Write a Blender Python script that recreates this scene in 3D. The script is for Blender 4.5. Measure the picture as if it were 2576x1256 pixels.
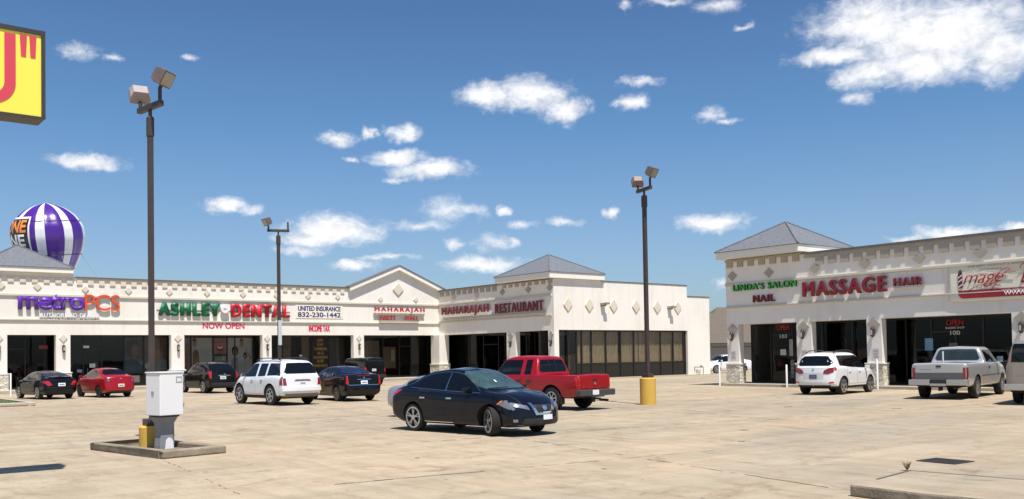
import bpy, bmesh, math, random
import numpy as np
from mathutils import Vector, Matrix, noise
from mathutils.bvhtree import BVHTree
R = math.radians
random.seed(7)
for o in list(bpy.data.objects): bpy.data.objects.remove(o)
SC = bpy.context.scene
COL = SC.collection

# ------------------------------------------------------------------ camera
cd = bpy.data.cameras.new('camera')
cam = bpy.data.objects.new('camera', cd); COL.objects.link(cam)
YAW, PIT, ROL = R(51.125), R(1.432), R(0.913)
F_ = Vector((math.cos(YAW)*math.cos(PIT), math.sin(YAW)*math.cos(PIT), math.sin(PIT)))
R_ = Vector((math.sin(YAW), -math.cos(YAW), 0)); U_ = R_.cross(F_)
R2 = R_*math.cos(ROL) - U_*math.sin(ROL); U2 = R_*math.sin(ROL) + U_*math.cos(ROL)
cam.matrix_world = Matrix(((R2.x, U2.x, -F_.x, 0), (R2.y, U2.y, -F_.y, 0), (R2.z, U2.z, -F_.z, 1.8), (0, 0, 0, 1)))
cd.sensor_width = 36; cd.lens = 2331.16/2576*36; cd.shift_y = (835.05-628)/2576
cd.clip_end = 5000; cd.clip_start = 0.1
SC.camera = cam

# ------------------------------------------------------------------ light
SUN = Vector((-0.135, -0.41, 1)).normalized()
sd = bpy.data.lights.new('sun', 'SUN'); sd.energy = 5.0; sd.angle = R(0.53); sd.color = (1, .95, .885)
so = bpy.data.objects.new('sun', sd); COL.objects.link(so)
so.rotation_euler = SUN.to_track_quat('Z', 'Y').to_euler()
w = bpy.data.worlds.new('World'); SC.world = w; w.use_nodes = True
nt = w.node_tree; nt.nodes.clear()
def N(t, **k):
    n = nt.nodes.new(t)
    for a, b in k.items(): setattr(n, a, b)
    return n
def L(a, b): nt.links.new(a, b)
def math_(op, a, b=None, clamp=False):
    n = N('ShaderNodeMath', operation=op, use_clamp=clamp)
    for i, v in enumerate((a, b)):
        if v is None: continue
        if isinstance(v, (int, float)): n.inputs[i].default_value = v
        else: L(v, n.inputs[i])
    return n.outputs[0]
sky = N('ShaderNodeTexSky', sky_type='NISHITA', sun_disc=False)
sky.sun_elevation = math.asin(SUN.z); sky.sun_rotation = math.atan2(SUN.x, SUN.y)
sky.air_density = 1.0; sky.dust_density = 1.1; sky.ozone_density = 2.0
tc = N('ShaderNodeTexCoord'); sp = N('ShaderNodeSeparateXYZ'); L(tc.outputs['Generated'], sp.inputs[0])
az = math_('ARCTAN2', sp.outputs[1], sp.outputs[0]); el = math_('ARCSINE', sp.outputs[2])
ae = N('ShaderNodeCombineXYZ'); L(az, ae.inputs[0]); L(el, ae.inputs[1])
def fbm(scale, detail, rough, dist=0.0, sx=1, sy=1):
    m = N('ShaderNodeVectorMath', operation='MULTIPLY'); L(ae.outputs[0], m.inputs[0]); m.inputs[1].default_value = (sx, sy, 1)
    n = N('ShaderNodeTexNoise'); n.inputs['Scale'].default_value = scale; n.inputs['Detail'].default_value = detail
    n.inputs['Roughness'].default_value = rough; n.inputs['Distortion'].default_value = dist
    L(m.outputs[0], n.inputs['Vector']); return n
wob = fbm(26, 6, .62)
wv = N('ShaderNodeVectorMath', operation='SUBTRACT'); L(wob.outputs['Color'], wv.inputs[0]); wv.inputs[1].default_value = (.5, .5, .5)
ws = N('ShaderNodeVectorMath', operation='MULTIPLY'); L(wv.outputs[0], ws.inputs[0]); ws.inputs[1].default_value = (.055, .026, 0)
wa = N('ShaderNodeVectorMath', operation='ADD'); L(ae.outputs[0], wa.inputs[0]); L(ws.outputs[0], wa.inputs[1])
CLOUDS = [(0.47,.30,.088,.036),(0.512,.318,.068,.0322),(.44,.298,.085,.0429),(.465,.278,.076,.0257),(.521,.27,.036,.0172),(.552,.293,.043,.0107),(.399,.276,.04,.0279),
(.913,.275,.033,.012),(.866,.274,.042,.0172),(.827,.259,.022,.0137),(1.076,.228,.021,.0077),(1.042,.235,.009,.0069),(1.004,.236,.021,.0086),
(1.013,.212,.027,.0086),(.975,.198,.039,.0103),(1.009,.189,.014,.0043),(1.061,.208,.009,.0034),(1.19,.16,.021,.0073),(1.168,.157,.014,.0039),
(1.081,.135,.05,.0137),(1.098,.128,.041,.0069),(1.114,.116,.024,.0056),(1.023,.108,.028,.0034),(1.063,.099,.024,.0064),(.96,.156,.028,.0129),
(.988,.139,.027,.006),(.932,.156,.015,.0064),(.9,.155,.011,.006),(.883,.14,.017,.0047),(.95,.118,.011,.0064),(.911,.121,.018,.0094),
(.888,.122,.008,.0039),(.92,.098,.041,.0086),(.838,.141,.017,.0043),(.784,.15,.01,.006),(.759,.263,.017,.0077),(.752,.283,.018,.0043),
(.68,.244,.011,.0069),(.665,.238,.013,.0039),(.676,.136,.036,.0099),(1.324,.297,.016,.0069),(1.296,.294,.01,.0034),(1.323,.195,.029,.0073),
(.763,.357,.01,.0051),(.719,.36,.025,.0043),(.667,.35,.021,.0069),(.637,.33,.009,.0034),(.448,.113,.03,.0069),(.486,.108,.022,.0034),
(.39,.113,.017,.0051),(.671,.075,.009,.0051),(.529,.248,.013,.006),(1.226,.3,.008,.003),
(2.2,.4,.2,.05),(-.8,.35,.25,.06),(-1.9,.3,.2,.05),(3.0,.25,.2,.04),(1.75,.22,.05,.015),(.1,.2,.06,.015)]
THIN = {i+1 for i in {14,15,17,20,21,23,24,25,27,28,29,30,32,35,36,37,39,40,42,43,44,45,47,49,50,51}}
dm = [None, None]      # nearest solid cloud, nearest thin cloud
for i, (a, e, ra, re) in enumerate(CLOUDS):
    n = N('ShaderNodeVectorMath', operation='MULTIPLY_ADD'); L(wa.outputs[0], n.inputs[0])
    gr = 1.08 if i < 7 else 1.25; ra *= gr; re *= gr
    n.inputs[1].default_value = (1/ra, 1/re, 0); n.inputs[2].default_value = (-a/ra, -e/re, 0)
    ln = N('ShaderNodeVectorMath', operation='LENGTH'); L(n.outputs[0], ln.inputs[0]); k = 1 if i in THIN else 0
    d = ln.outputs['Value']; dm[k] = d if dm[k] is None else math_('MINIMUM', dm[k], d)
puff = fbm(60, 8, .64, .5, 1, 1.6)
big = fbm(14, 4, .6, .2, 1, 2.0)
nz_ = math_('ADD', math_('MULTIPLY', math_('SUBTRACT', puff.outputs['Fac'], .5), 1.6), math_('MULTIPLY', math_('SUBTRACT', big.outputs['Fac'], .5), .9))
def cover(d, gain, lo, hi, top):
    m = N('ShaderNodeMapRange', interpolation_type='SMOOTHSTEP'); L(math_('ADD', math_('MULTIPLY', math_('SUBTRACT', 1.0, d), gain), nz_), m.inputs[0])
    m.inputs[1].default_value = lo; m.inputs[2].default_value = hi; m.inputs[4].default_value = top; return m.outputs[0]
cov = math_('MAXIMUM', cover(dm[0], 1.6, -.2, 1.35, .97), cover(dm[1], 1.2, -.2, 1.5, .85))
# the sky pales towards the horizon
hz = N('ShaderNodeMapRange'); L(el, hz.inputs[0]); hz.inputs[1].default_value = .04; hz.inputs[2].default_value = .36
hr = N('ShaderNodeValToRGB'); L(hz.outputs[0], hr.inputs[0]); hr.color_ramp.elements[0].color = (.088, .078, .080, 1); hr.color_ramp.elements[1].color = (0, 0, .012, 1)
for pos, c_ in ((.22, (.066, .065, .078, 1)), (.61, (.012, .032, .056, 1))): q_ = hr.color_ramp.elements.new(pos); q_.color = c_
tint = N('ShaderNodeMix', data_type='RGBA', blend_type='MULTIPLY'); tint.inputs[0].default_value = 1
skn = N('ShaderNodeVectorMath', operation='SCALE'); L(sky.outputs[0], skn.inputs[0]); skn.inputs['Scale'].default_value = .070
L(skn.outputs[0], tint.inputs[6]); tint.inputs[7].default_value = (0.68, 0.94, 1.17, 1)
pale = N('ShaderNodeMix', data_type='RGBA', blend_type='ADD'); pale.inputs[0].default_value = 1; L(tint.outputs[2], pale.inputs[6]); L(hr.outputs[0], pale.inputs[7])
ccol = N('ShaderNodeMix', data_type='RGBA'); ccol.inputs[6].default_value = (.56, .58, .63, 1); ccol.inputs[7].default_value = (.80, .80, .81, 1)
cs = N('ShaderNodeMapRange'); cpf = fbm(34, 6, .6, .4, 1, 1.5); L(cpf.outputs['Fac'], cs.inputs[0]); cs.inputs[1].default_value = .28; cs.inputs[2].default_value = .50
L(cs.outputs[0], ccol.inputs[0])
mx = N('ShaderNodeMix', data_type='RGBA'); L(cov, mx.inputs[0]); L(pale.outputs[2], mx.inputs[6]); L(ccol.outputs[2], mx.inputs[7])
bg = N('ShaderNodeBackground'); L(mx.outputs[2], bg.inputs[0]); bg.inputs[1].default_value = 1.0
wo = N('ShaderNodeOutputWorld'); L(bg.outputs[0], wo.inputs[0])
SC.view_settings.view_transform = 'Standard'; SC.view_settings.look = 'None'
SC.view_settings.exposure = 0.40; SC.view_settings.gamma = 1
try: SC.cycles.max_bounces = 8; SC.cycles.transparent_max_bounces = 12; SC.cycles.caustics_reflective = False; SC.cycles.caustics_refractive = False
except Exception: pass

# ------------------------------------------------------------------ helpers: materials
MATS = {}
def mat(name, col, rough=.6, metal=0., spec=.5, coat=0., var=.06, vscale=3., bump=0., bscale=40., vcol=None, emit=None):
    if name in MATS: return MATS[name]
    m = bpy.data.materials.new(name); m.use_nodes = True; t = m.node_tree; b = t.nodes['Principled BSDF']
    b.inputs['Roughness'].default_value = rough; b.inputs['Metallic'].default_value = metal
    b.inputs['Specular IOR Level'].default_value = spec; b.inputs['Coat Weight'].default_value = coat; b.inputs['Coat Roughness'].default_value = .03
    c = t.nodes.new('ShaderNodeTexCoord'); n = t.nodes.new('ShaderNodeTexNoise')
    n.inputs['Scale'].default_value = vscale; n.inputs['Detail'].default_value = 6; n.inputs['Roughness'].default_value = .65
    t.links.new(c.outputs['Object'], n.inputs['Vector'])
    mixn = t.nodes.new('ShaderNodeMix'); mixn.data_type = 'RGBA'
    c0 = tuple(max(0, x*(1-var)) for x in col); c1 = tuple(min(1, x*(1+var)) for x in col) if vcol is None else vcol
    mixn.inputs[6].default_value = (*c0, 1); mixn.inputs[7].default_value = (*c1, 1)
    t.links.new(n.outputs['Fac'], mixn.inputs[0]); t.links.new(mixn.outputs[2], b.inputs['Base Color'])
    if bump:
        n2 = t.nodes.new('ShaderNodeTexNoise'); n2.inputs['Scale'].default_value = bscale; n2.inputs['Detail'].default_value = 4
        t.links.new(c.outputs['Object'], n2.inputs['Vector'])
        bp = t.nodes.new('ShaderNodeBump'); bp.inputs['Strength'].default_value = bump; bp.inputs['Distance'].default_value = .02
        t.links.new(n2.outputs['Fac'], bp.inputs['Height']); t.links.new(bp.outputs[0], b.inputs['Normal'])
    if emit: b.inputs['Emission Color'].default_value = (*emit[:3], 1); b.inputs['Emission Strength'].default_value = emit[3]
    MATS[name] = m; return m
def glassmat(name, tint, refl=1.0):
    m = bpy.data.materials.new(name); m.use_nodes = True; t = m.node_tree; t.nodes.clear()
    o = t.nodes.new('ShaderNodeOutputMaterial'); tr = t.nodes.new('ShaderNodeBsdfTransparent'); tr.inputs[0].default_value = (*tint, 1)
    g = t.nodes.new('ShaderNodeBsdfGlossy'); g.inputs['Roughness'].default_value = .015; g.inputs[0].default_value = (refl, refl, refl, 1)
    c = t.nodes.new('ShaderNodeTexCoord'); n = t.nodes.new('ShaderNodeTexNoise'); n.inputs['Scale'].default_value = .7
    t.links.new(c.outputs['Object'], n.inputs['Vector'])
    bp = t.nodes.new('ShaderNodeBump'); bp.inputs['Strength'].default_value = .05; bp.inputs['Distance'].default_value = .05
    t.links.new(n.outputs['Fac'], bp.inputs['Height']); t.links.new(bp.outputs[0], g.inputs['Normal'])
    # Schlick reflectance that is the same from both sides of the sheet
    ge = t.nodes.new('ShaderNodeNewGeometry'); dt = t.nodes.new('ShaderNodeVectorMath'); dt.operation = 'DOT_PRODUCT'; t.links.new(ge.outputs['Incoming'], dt.inputs[0]); t.links.new(ge.outputs['Normal'], dt.inputs[1])
    def mm(op, a_, b_=None):
        k = t.nodes.new('ShaderNodeMath'); k.operation = op
        for i_, v_ in enumerate((a_, b_)):
            if v_ is None: continue
            if isinstance(v_, (int, float)): k.inputs[i_].default_value = v_
            else: t.links.new(v_, k.inputs[i_])
        return k.outputs[0]
    f = mm('ADD', mm('MULTIPLY', mm('POWER', mm('SUBTRACT', 1.0, mm('ABSOLUTE', dt.outputs['Value'])), 5.0), .96), .035)
    mx = t.nodes.new('ShaderNodeMixShader'); t.links.new(f, mx.inputs[0]); t.links.new(tr.outputs[0], mx.inputs[1]); t.links.new(g.outputs[0], mx.inputs[2])
    t.links.new(mx.outputs[0], o.inputs[0]); MATS[name] = m; return m

def stucco():
    m = mat('cream_stucco', (.81, .772, .70), .9, spec=.2, var=.03, vscale=.5, bump=.25, bscale=60); t = m.node_tree; b = t.nodes['Principled BSDF']
    src = b.inputs['Base Color'].links[0].from_socket; c = t.nodes.new('ShaderNodeTexCoord')
    def layer(scale, sz, p0, p1, dark, src):
        mp = t.nodes.new('ShaderNodeMapping'); mp.inputs['Scale'].default_value = (1, 1, sz); t.links.new(c.outputs['Object'], mp.inputs[0])
        n = t.nodes.new('ShaderNodeTexNoise'); n.inputs['Scale'].default_value = scale; n.inputs['Detail'].default_value = 5; n.inputs['Roughness'].default_value = .65; t.links.new(mp.outputs[0], n.inputs['Vector'])
        r = t.nodes.new('ShaderNodeValToRGB'); r.color_ramp.elements[0].position = p0; r.color_ramp.elements[1].position = p1; r.color_ramp.elements[0].color = (*dark, 1); r.color_ramp.elements[1].color = (1, 1, 1, 1); t.links.new(n.outputs['Fac'], r.inputs[0])
        x = t.nodes.new('ShaderNodeMix'); x.data_type = 'RGBA'; x.blend_type = 'MULTIPLY'; x.inputs[0].default_value = 1; t.links.new(src, x.inputs[6]); t.links.new(r.outputs[0], x.inputs[7]); return x.outputs[2]
    s = layer(2.6, .07, .30, .48, (.93, .92, .90), src); s = layer(.35, 1, .35, .55, (.94, .93, .915), s); s = layer(7, .5, .26, .36, (.90, .88, .85), s)
    t.links.new(s, b.inputs['Base Color']); return m
STUCCO = stucco()
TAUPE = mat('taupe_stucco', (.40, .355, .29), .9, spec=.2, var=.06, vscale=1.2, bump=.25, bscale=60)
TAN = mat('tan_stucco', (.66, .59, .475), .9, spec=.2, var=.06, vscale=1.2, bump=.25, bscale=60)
BANDM = mat('trim_stucco', (.62, .56, .465), .9, spec=.2, var=.05, vscale=1.0, bump=.2, bscale=60)
FASCIA = mat('painted_fascia', (.80, .77, .69), .7, spec=.3, var=.03, vscale=.6)
FLASH = mat('metal_flashing', (.16, .14, .125), .5, .3, var=.15)
DARKM = mat('dark_bronze_metal', (.05, .042, .038), .45, .3, var=.15, vscale=2)
FRAME = mat('window_frame_metal', (.02, .018, .017), .4, .4, var=.1)
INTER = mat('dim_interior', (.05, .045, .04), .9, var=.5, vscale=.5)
POLEM = mat('bronze_pole_paint', (.062, .046, .04), .5, .2, var=.2, vscale=4)
WHITEP = mat('white_paint', (.80, .80, .80), .45, var=.02)
GREYP = mat('grey_metal', (.33, .34, .36), .5, .3, var=.12, vscale=3)
BLACKP = mat('black_plastic', (.018, .018, .02), .55, var=.1)
RUBBER = mat('tyre_rubber', (.022, .021, .02), .85, spec=.3, var=.25, vscale=8)
CHROME = mat('chrome', (.75, .76, .78), .12, 1.0, var=.03)
ALLOY = mat('alloy_wheel', (.55, .56, .58), .3, .9, var=.05)
REDL = mat('red_lens', (.42, .008, .012), .12, spec=.6, coat=.6, var=.15, vscale=20)
DREDL = mat('dark_red_lens', (.22, .006, .012), .12, spec=.6, coat=.6, var=.15, vscale=20)
CLEARL = mat('headlamp_lens', (.12, .125, .13), .12, .6, coat=.8, var=.9, vscale=22, vcol=(.5, .52, .55))
AMBER = mat('amber_lens', (.55, .16, .02), .2, coat=.5)
PLATE = mat('plate_white', (.72, .73, .74), .4, var=.08, vscale=30)
CGLASS = mat('car_glass', (.004, .005, .007), .03, spec=.4, coat=0, var=.2)
TEALG = mat('windscreen_glass', (.008, .022, .028), .03, spec=.5, coat=0, var=.75, vscale=3.5, vcol=(.075, .13, .14))  # teal and its paler blotches paint interior reflections into the glass colour
CURT = mat('beige_curtain', (.33, .265, .165), .9, var=.3, vscale=2.2)
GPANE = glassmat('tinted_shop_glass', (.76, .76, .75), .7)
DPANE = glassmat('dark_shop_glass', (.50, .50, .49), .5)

def shingle():
    m = bpy.data.materials.new('grey_shingle'); m.use_nodes = True; t = m.node_tree; b = t.nodes['Principled BSDF']
    b.inputs['Roughness'].default_value = .95; b.inputs['Specular IOR Level'].default_value = .2
    c = t.nodes.new('ShaderNodeTexCoord'); n = t.nodes.new('ShaderNodeTexNoise'); n.inputs['Scale'].default_value = 9; n.inputs['Detail'].default_value = 8; n.inputs['Roughness'].default_value = .8
    t.links.new(c.outputs['Object'], n.inputs['Vector'])
    s = t.nodes.new('ShaderNodeSeparateXYZ'); t.links.new(c.outputs['Object'], s.inputs[0])
    wv = t.nodes.new('ShaderNodeMath'); wv.operation = 'MULTIPLY'; wv.inputs[1].default_value = 12; t.links.new(s.outputs[2], wv.inputs[0])
    fr = t.nodes.new('ShaderNodeMath'); fr.operation = 'FRACT'; t.links.new(wv.outputs[0], fr.inputs[0])
    ml = t.nodes.new('ShaderNodeMath'); ml.operation = 'MULTIPLY'; ml.inputs[1].default_value = .22; t.links.new(fr.outputs[0], ml.inputs[0])
    ad = t.nodes.new('ShaderNodeMath'); ad.operation = 'ADD'; t.links.new(n.outputs['Fac'], ad.inputs[0]); t.links.new(ml.outputs[0], ad.inputs[1])
    r = t.nodes.new('ShaderNodeValToRGB'); r.color_ramp.elements[0].position = .35; r.color_ramp.elements[0].color = (.06, .065, .075, 1)
    r.color_ramp.elements[1].position = .85; r.color_ramp.elements[1].color = (.22, .235, .26, 1)
    t.links.new(ad.outputs[0], r.inputs[0]); t.links.new(r.outputs[0], b.inputs['Base Color']); MATS['grey_shingle'] = m; return m
SHING = shingle()
def stonemat():
    m = bpy.data.materials.new('ledge_stone'); m.use_nodes = True; t = m.node_tree; b = t.nodes['Principled BSDF']; b.inputs['Roughness'].default_value = .9
    c = t.nodes.new('ShaderNodeTexCoord'); mp = t.nodes.new('ShaderNodeMapping'); mp.inputs['Scale'].default_value = (1, 1, 2.2); t.links.new(c.outputs['Object'], mp.inputs[0])
    v = t.nodes.new('ShaderNodeTexVoronoi'); v.inputs['Scale'].default_value = 4.2; t.links.new(mp.outputs[0], v.inputs['Vector'])
    v2 = t.nodes.new('ShaderNodeTexVoronoi'); v2.feature = 'DISTANCE_TO_EDGE'; v2.inputs['Scale'].default_value = 4.2; t.links.new(mp.outputs[0], v2.inputs['Vector'])
    s = t.nodes.new('ShaderNodeSeparateXYZ'); t.links.new(v.outputs['Color'], s.inputs[0])
    r = t.nodes.new('ShaderNodeValToRGB'); r.color_ramp.elements[0].color = (.50, .43, .31, 1); r.color_ramp.elements[1].color = (.80, .76, .66, 1); t.links.new(s.outputs[0], r.inputs[0])
    r2 = t.nodes.new('ShaderNodeMapRange'); r2.inputs[1].default_value = 0; r2.inputs[2].default_value = .06; t.links.new(v2.outputs[0], r2.inputs[0])
    mx = t.nodes.new('ShaderNodeMix'); mx.data_type = 'RGBA'; mx.inputs[6].default_value = (.22, .19, .15, 1); t.links.new(r2.outputs[0], mx.inputs[0]); t.links.new(r.outputs[0], mx.inputs[7]); t.links.new(mx.outputs[2], b.inputs['Base Color'])
    bp = t.nodes.new('ShaderNodeBump'); bp.inputs['Distance'].default_value = .04; bp.inputs['Strength'].default_value = .7; t.links.new(r2.outputs[0], bp.inputs['Height']); t.links.new(bp.outputs[0], b.inputs['Normal'])
    MATS['stone'] = m; return m
STONE = stonemat()

# ------------------------------------------------------------------ helpers: meshes
def tag(o, label=None, cat=None, group=None, kind=None):
    if label: o['label'] = label
    if cat: o['category'] = cat
    if group: o['group'] = group
    if kind: o['kind'] = kind
    return o
def empty(name, loc, rz=0, label=None, cat=None, group=None):
    o = bpy.data.objects.new(name, None); COL.objects.link(o); o.location = loc; o.rotation_euler = (0, 0, rz); o.empty_display_size = .3
    tag(o, label, cat, group); return o
class MB:
    def __init__(s): s.v = []; s.f = []; s.m = []
    def add(s, vs, fs, mi=0):
        k = len(s.v); s.v += [tuple(p) for p in vs]; s.f += [tuple(i+k for i in f) for f in fs]; s.m += [mi]*len(fs); return s
    def box(s, x0, x1, y0, y1, z0, z1, mi=0):
        if x0 > x1: x0, x1 = x1, x0
        if y0 > y1: y0, y1 = y1, y0
        if z0 > z1: z0, z1 = z1, z0
        return s.add([(x0,y0,z0),(x1,y0,z0),(x1,y1,z0),(x0,y1,z0),(x0,y0,z1),(x1,y0,z1),(x1,y1,z1),(x0,y1,z1)],
                     [(0,3,2,1),(4,5,6,7),(0,1,5,4),(1,2,6,5),(2,3,7,6),(3,0,4,7)], mi)
    def prism(s, poly, ext, mi=0):   # poly: list of 3D pts, ext: vector
        n = len(poly); a = [Vector(p) for p in poly]; e = Vector(ext)
        nrm = sum(((a[i]-a[0]).cross(a[(i+1) % n]-a[0]) for i in range(n)), Vector())
        if nrm.dot(e) > 0: a.reverse()
        return s.add(a+[p+e for p in a], [tuple(range(n)), tuple(range(2*n-1, n-1, -1))]+[(i, n+i, n+(i+1) % n, (i+1) % n) for i in range(n)], mi)
    def tube(s, pts, r, n=8, mi=0, r2=None):
        pts = [Vector(p) for p in pts]; rings = []; k = len(pts)
        up = Vector((0, 0, 1)) if abs((pts[1]-pts[0]).normalized().z) < .9 else Vector((1, 0, 0))
        vs = []; fs = []
        for i, p in enumerate(pts):
            d = (pts[min(i+1, k-1)]-pts[max(i-1, 0)]).normalized(); a = d.cross(up).normalized(); b = d.cross(a)
            rr = r if r2 is None else r+(r2-r)*i/(k-1)
            vs += [p+(a*math.cos(2*math.pi*j/n)+b*math.sin(2*math.pi*j/n))*rr for j in range(n)]
        for i in range(k-1):
            for j in range(n): fs.append((i*n+j, (i+1)*n+j, (i+1)*n+(j+1) % n, i*n+(j+1) % n))
        fs.append(tuple(range(n))); fs.append(tuple(reversed(range((k-1)*n, k*n))))
        return s.add(vs, fs, mi)
    def lathe(s, prof, c=(0, 0, 0), n=24, axis='z', mi=0, caps=True):
        vs = []; fs = []; k = len(prof); c = Vector(c)
        for r, h in prof:
            for j in range(n):
                a = 2*math.pi*j/n
                p = (r*math.cos(a), r*math.sin(a), h) if axis == 'z' else (r*math.cos(a), h, r*math.sin(a)) if axis == 'y' else (h, r*math.cos(a), r*math.sin(a))
                vs.append(c+Vector(p))
        for i in range(k-1):
            for j in range(n):
                q = (i*n+j, i*n+(j+1) % n, (i+1)*n+(j+1) % n, (i+1)*n+j)
                fs.append(q if axis != 'y' else tuple(reversed(q)))
        if caps and prof[0][0] > 1e-4: fs.append(tuple(reversed(range(n))) if axis != 'y' else tuple(range(n)))
        if caps and prof[-1][0] > 1e-4: fs.append(tuple(range((k-1)*n, k*n)) if axis != 'y' else tuple(reversed(range((k-1)*n, k*n))))
        return s.add(vs, fs, mi)
    def build(s, name, mats, parent=None, smooth=False, bevel=0, loc=None, rz=None):
        me = bpy.data.meshes.new(name); me.from_pydata(s.v, [], s.f)
        for m in (mats if isinstance(mats, (list, tuple)) else [mats]): me.materials.append(m)
        me.polygons.foreach_set('material_index', s.m)
        if smooth: me.polygons.foreach_set('use_smooth', [True]*len(me.polygons))
        bm = bmesh.new(); bm.from_mesh(me); bmesh.ops.remove_doubles(bm, verts=bm.verts, dist=1e-5); bm.to_mesh(me); bm.free(); me.update()
        if smooth:
            try: me.set_sharp_from_angle(angle=R(40))
            except Exception: pass
        o = bpy.data.objects.new(name, me); COL.objects.link(o)
        if parent: o.parent = parent
        if loc: o.location = loc
        if rz is not None: o.rotation_euler = (0, 0, rz)
        if bevel:
            b = o.modifiers.new('bevel', 'BEVEL'); b.width = bevel; b.segments = 2; b.limit_method = 'ANGLE'
        return o
YA, XB, YC, XD = 61.82, 42.28, 47.83, 39.58
def fp(face, s, z, d):
    if face == 'A': return (s, YA-d, z)
    if face == 'C': return (s, YC-d, z)
    if face == 'B': return (XB-d, s, z)
    return (XD-d, s, z)
def fbox(mb, face, s0, s1, z0, z1, d0, d1, mi=0):
    a = fp(face, s0, z0, d0); b = fp(face, s1, z1, d1)
    return mb.box(a[0], b[0], a[1], b[1], a[2], b[2], mi)
FROT = {'A': (R(90), 0, 0), 'C': (R(90), 0, 0), 'B': (R(90), 0, R(-90)), 'D': (R(90), 0, R(-90))}
def textmesh(s, bold=0., shear=0., ext=.01, space=1.0):
    c = bpy.data.curves.new('t', 'FONT'); c.body = s; c.size = 1; c.offset = bold; c.shear = shear; c.extrude = 0; c.space_character = space; c.resolution_u = 4
    o = bpy.data.objects.new('t', c); COL.objects.link(o)
    bpy.context.view_layer.update()
    me = bpy.data.meshes.new_from_object(o.evaluated_get(bpy.context.evaluated_depsgraph_get()))
    bpy.data.objects.remove(o); bpy.data.curves.remove(c); me.materials.clear(); return me
def text(name, s, face, s0, s1, z0, z1, d, depth, m, parent, bold=0., shear=0., space=1.0, m2=None, fat=0.):
    """word fitted to the box s0..s1 (left to right as read) x z0..z1; front face at distance d, thickness depth"""
    me = textmesh(s, bold, shear, space=space); bm = bmesh.new(); bm.from_mesh(me)
    bmesh.ops.remove_doubles(bm, verts=bm.verts, dist=1e-5)
    xs = [v.co.x for v in bm.verts]; ys = [v.co.y for v in bm.verts]
    W = abs(s1-s0); H = z1-z0; W0 = W-2*fat*H; H0 = H-2*fat*H*.6
    for v in bm.verts: v.co.x = (v.co.x-min(xs))/(max(xs)-min(xs))*W0+fat*H; v.co.y = (v.co.y-min(ys))/(max(ys)-min(ys))*H0+fat*H*.6; v.co.z = 0
    for f in bm.faces:
        if f.normal.z < 0: f.normal_flip()
    r = bmesh.ops.extrude_face_region(bm, geom=bm.faces[:])
    top = [g for g in r['geom'] if isinstance(g, bmesh.types.BMFace)]
    bmesh.ops.translate(bm, verts=list({v for f in top for v in f.verts}), vec=(0, 0, -depth))
    bmesh.ops.recalc_face_normals(bm, faces=bm.faces)
    bm.normal_update()
    for f in bm.faces: f.material_index = 0 if f.normal.z > .5 else 1
    if fat:
        g0 = bm.verts[:]+bm.edges[:]+bm.faces[:]; k_ = 0
        for dx, dy in ((-1, 0), (1, 0), (-.5, 1), (.5, -1), (-.5, -1), (.5, 1)):
            k_ += 1; d_ = bmesh.ops.duplicate(bm, geom=g0); bmesh.ops.translate(bm, verts=[q for q in d_['geom'] if isinstance(q, bmesh.types.BMVert)], vec=(dx*fat*H, dy*fat*H*.6, -.0012*k_))
    bm.to_mesh(me); bm.free(); me.materials.append(m); me.materials.append(m2 or m); me.name = name
    o = bpy.data.objects.new(name, me); COL.objects.link(o)
    M = Matrix.Translation(fp(face, s0, z0, d)) @ Matrix.Rotation(FROT[face][2], 4, 'Z') @ Matrix.Rotation(R(90), 4, 'X')
    if parent:
        o.parent = parent; M = Matrix.Translation(parent.location).inverted() @ M
    o.matrix_local = M
    return o

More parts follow.
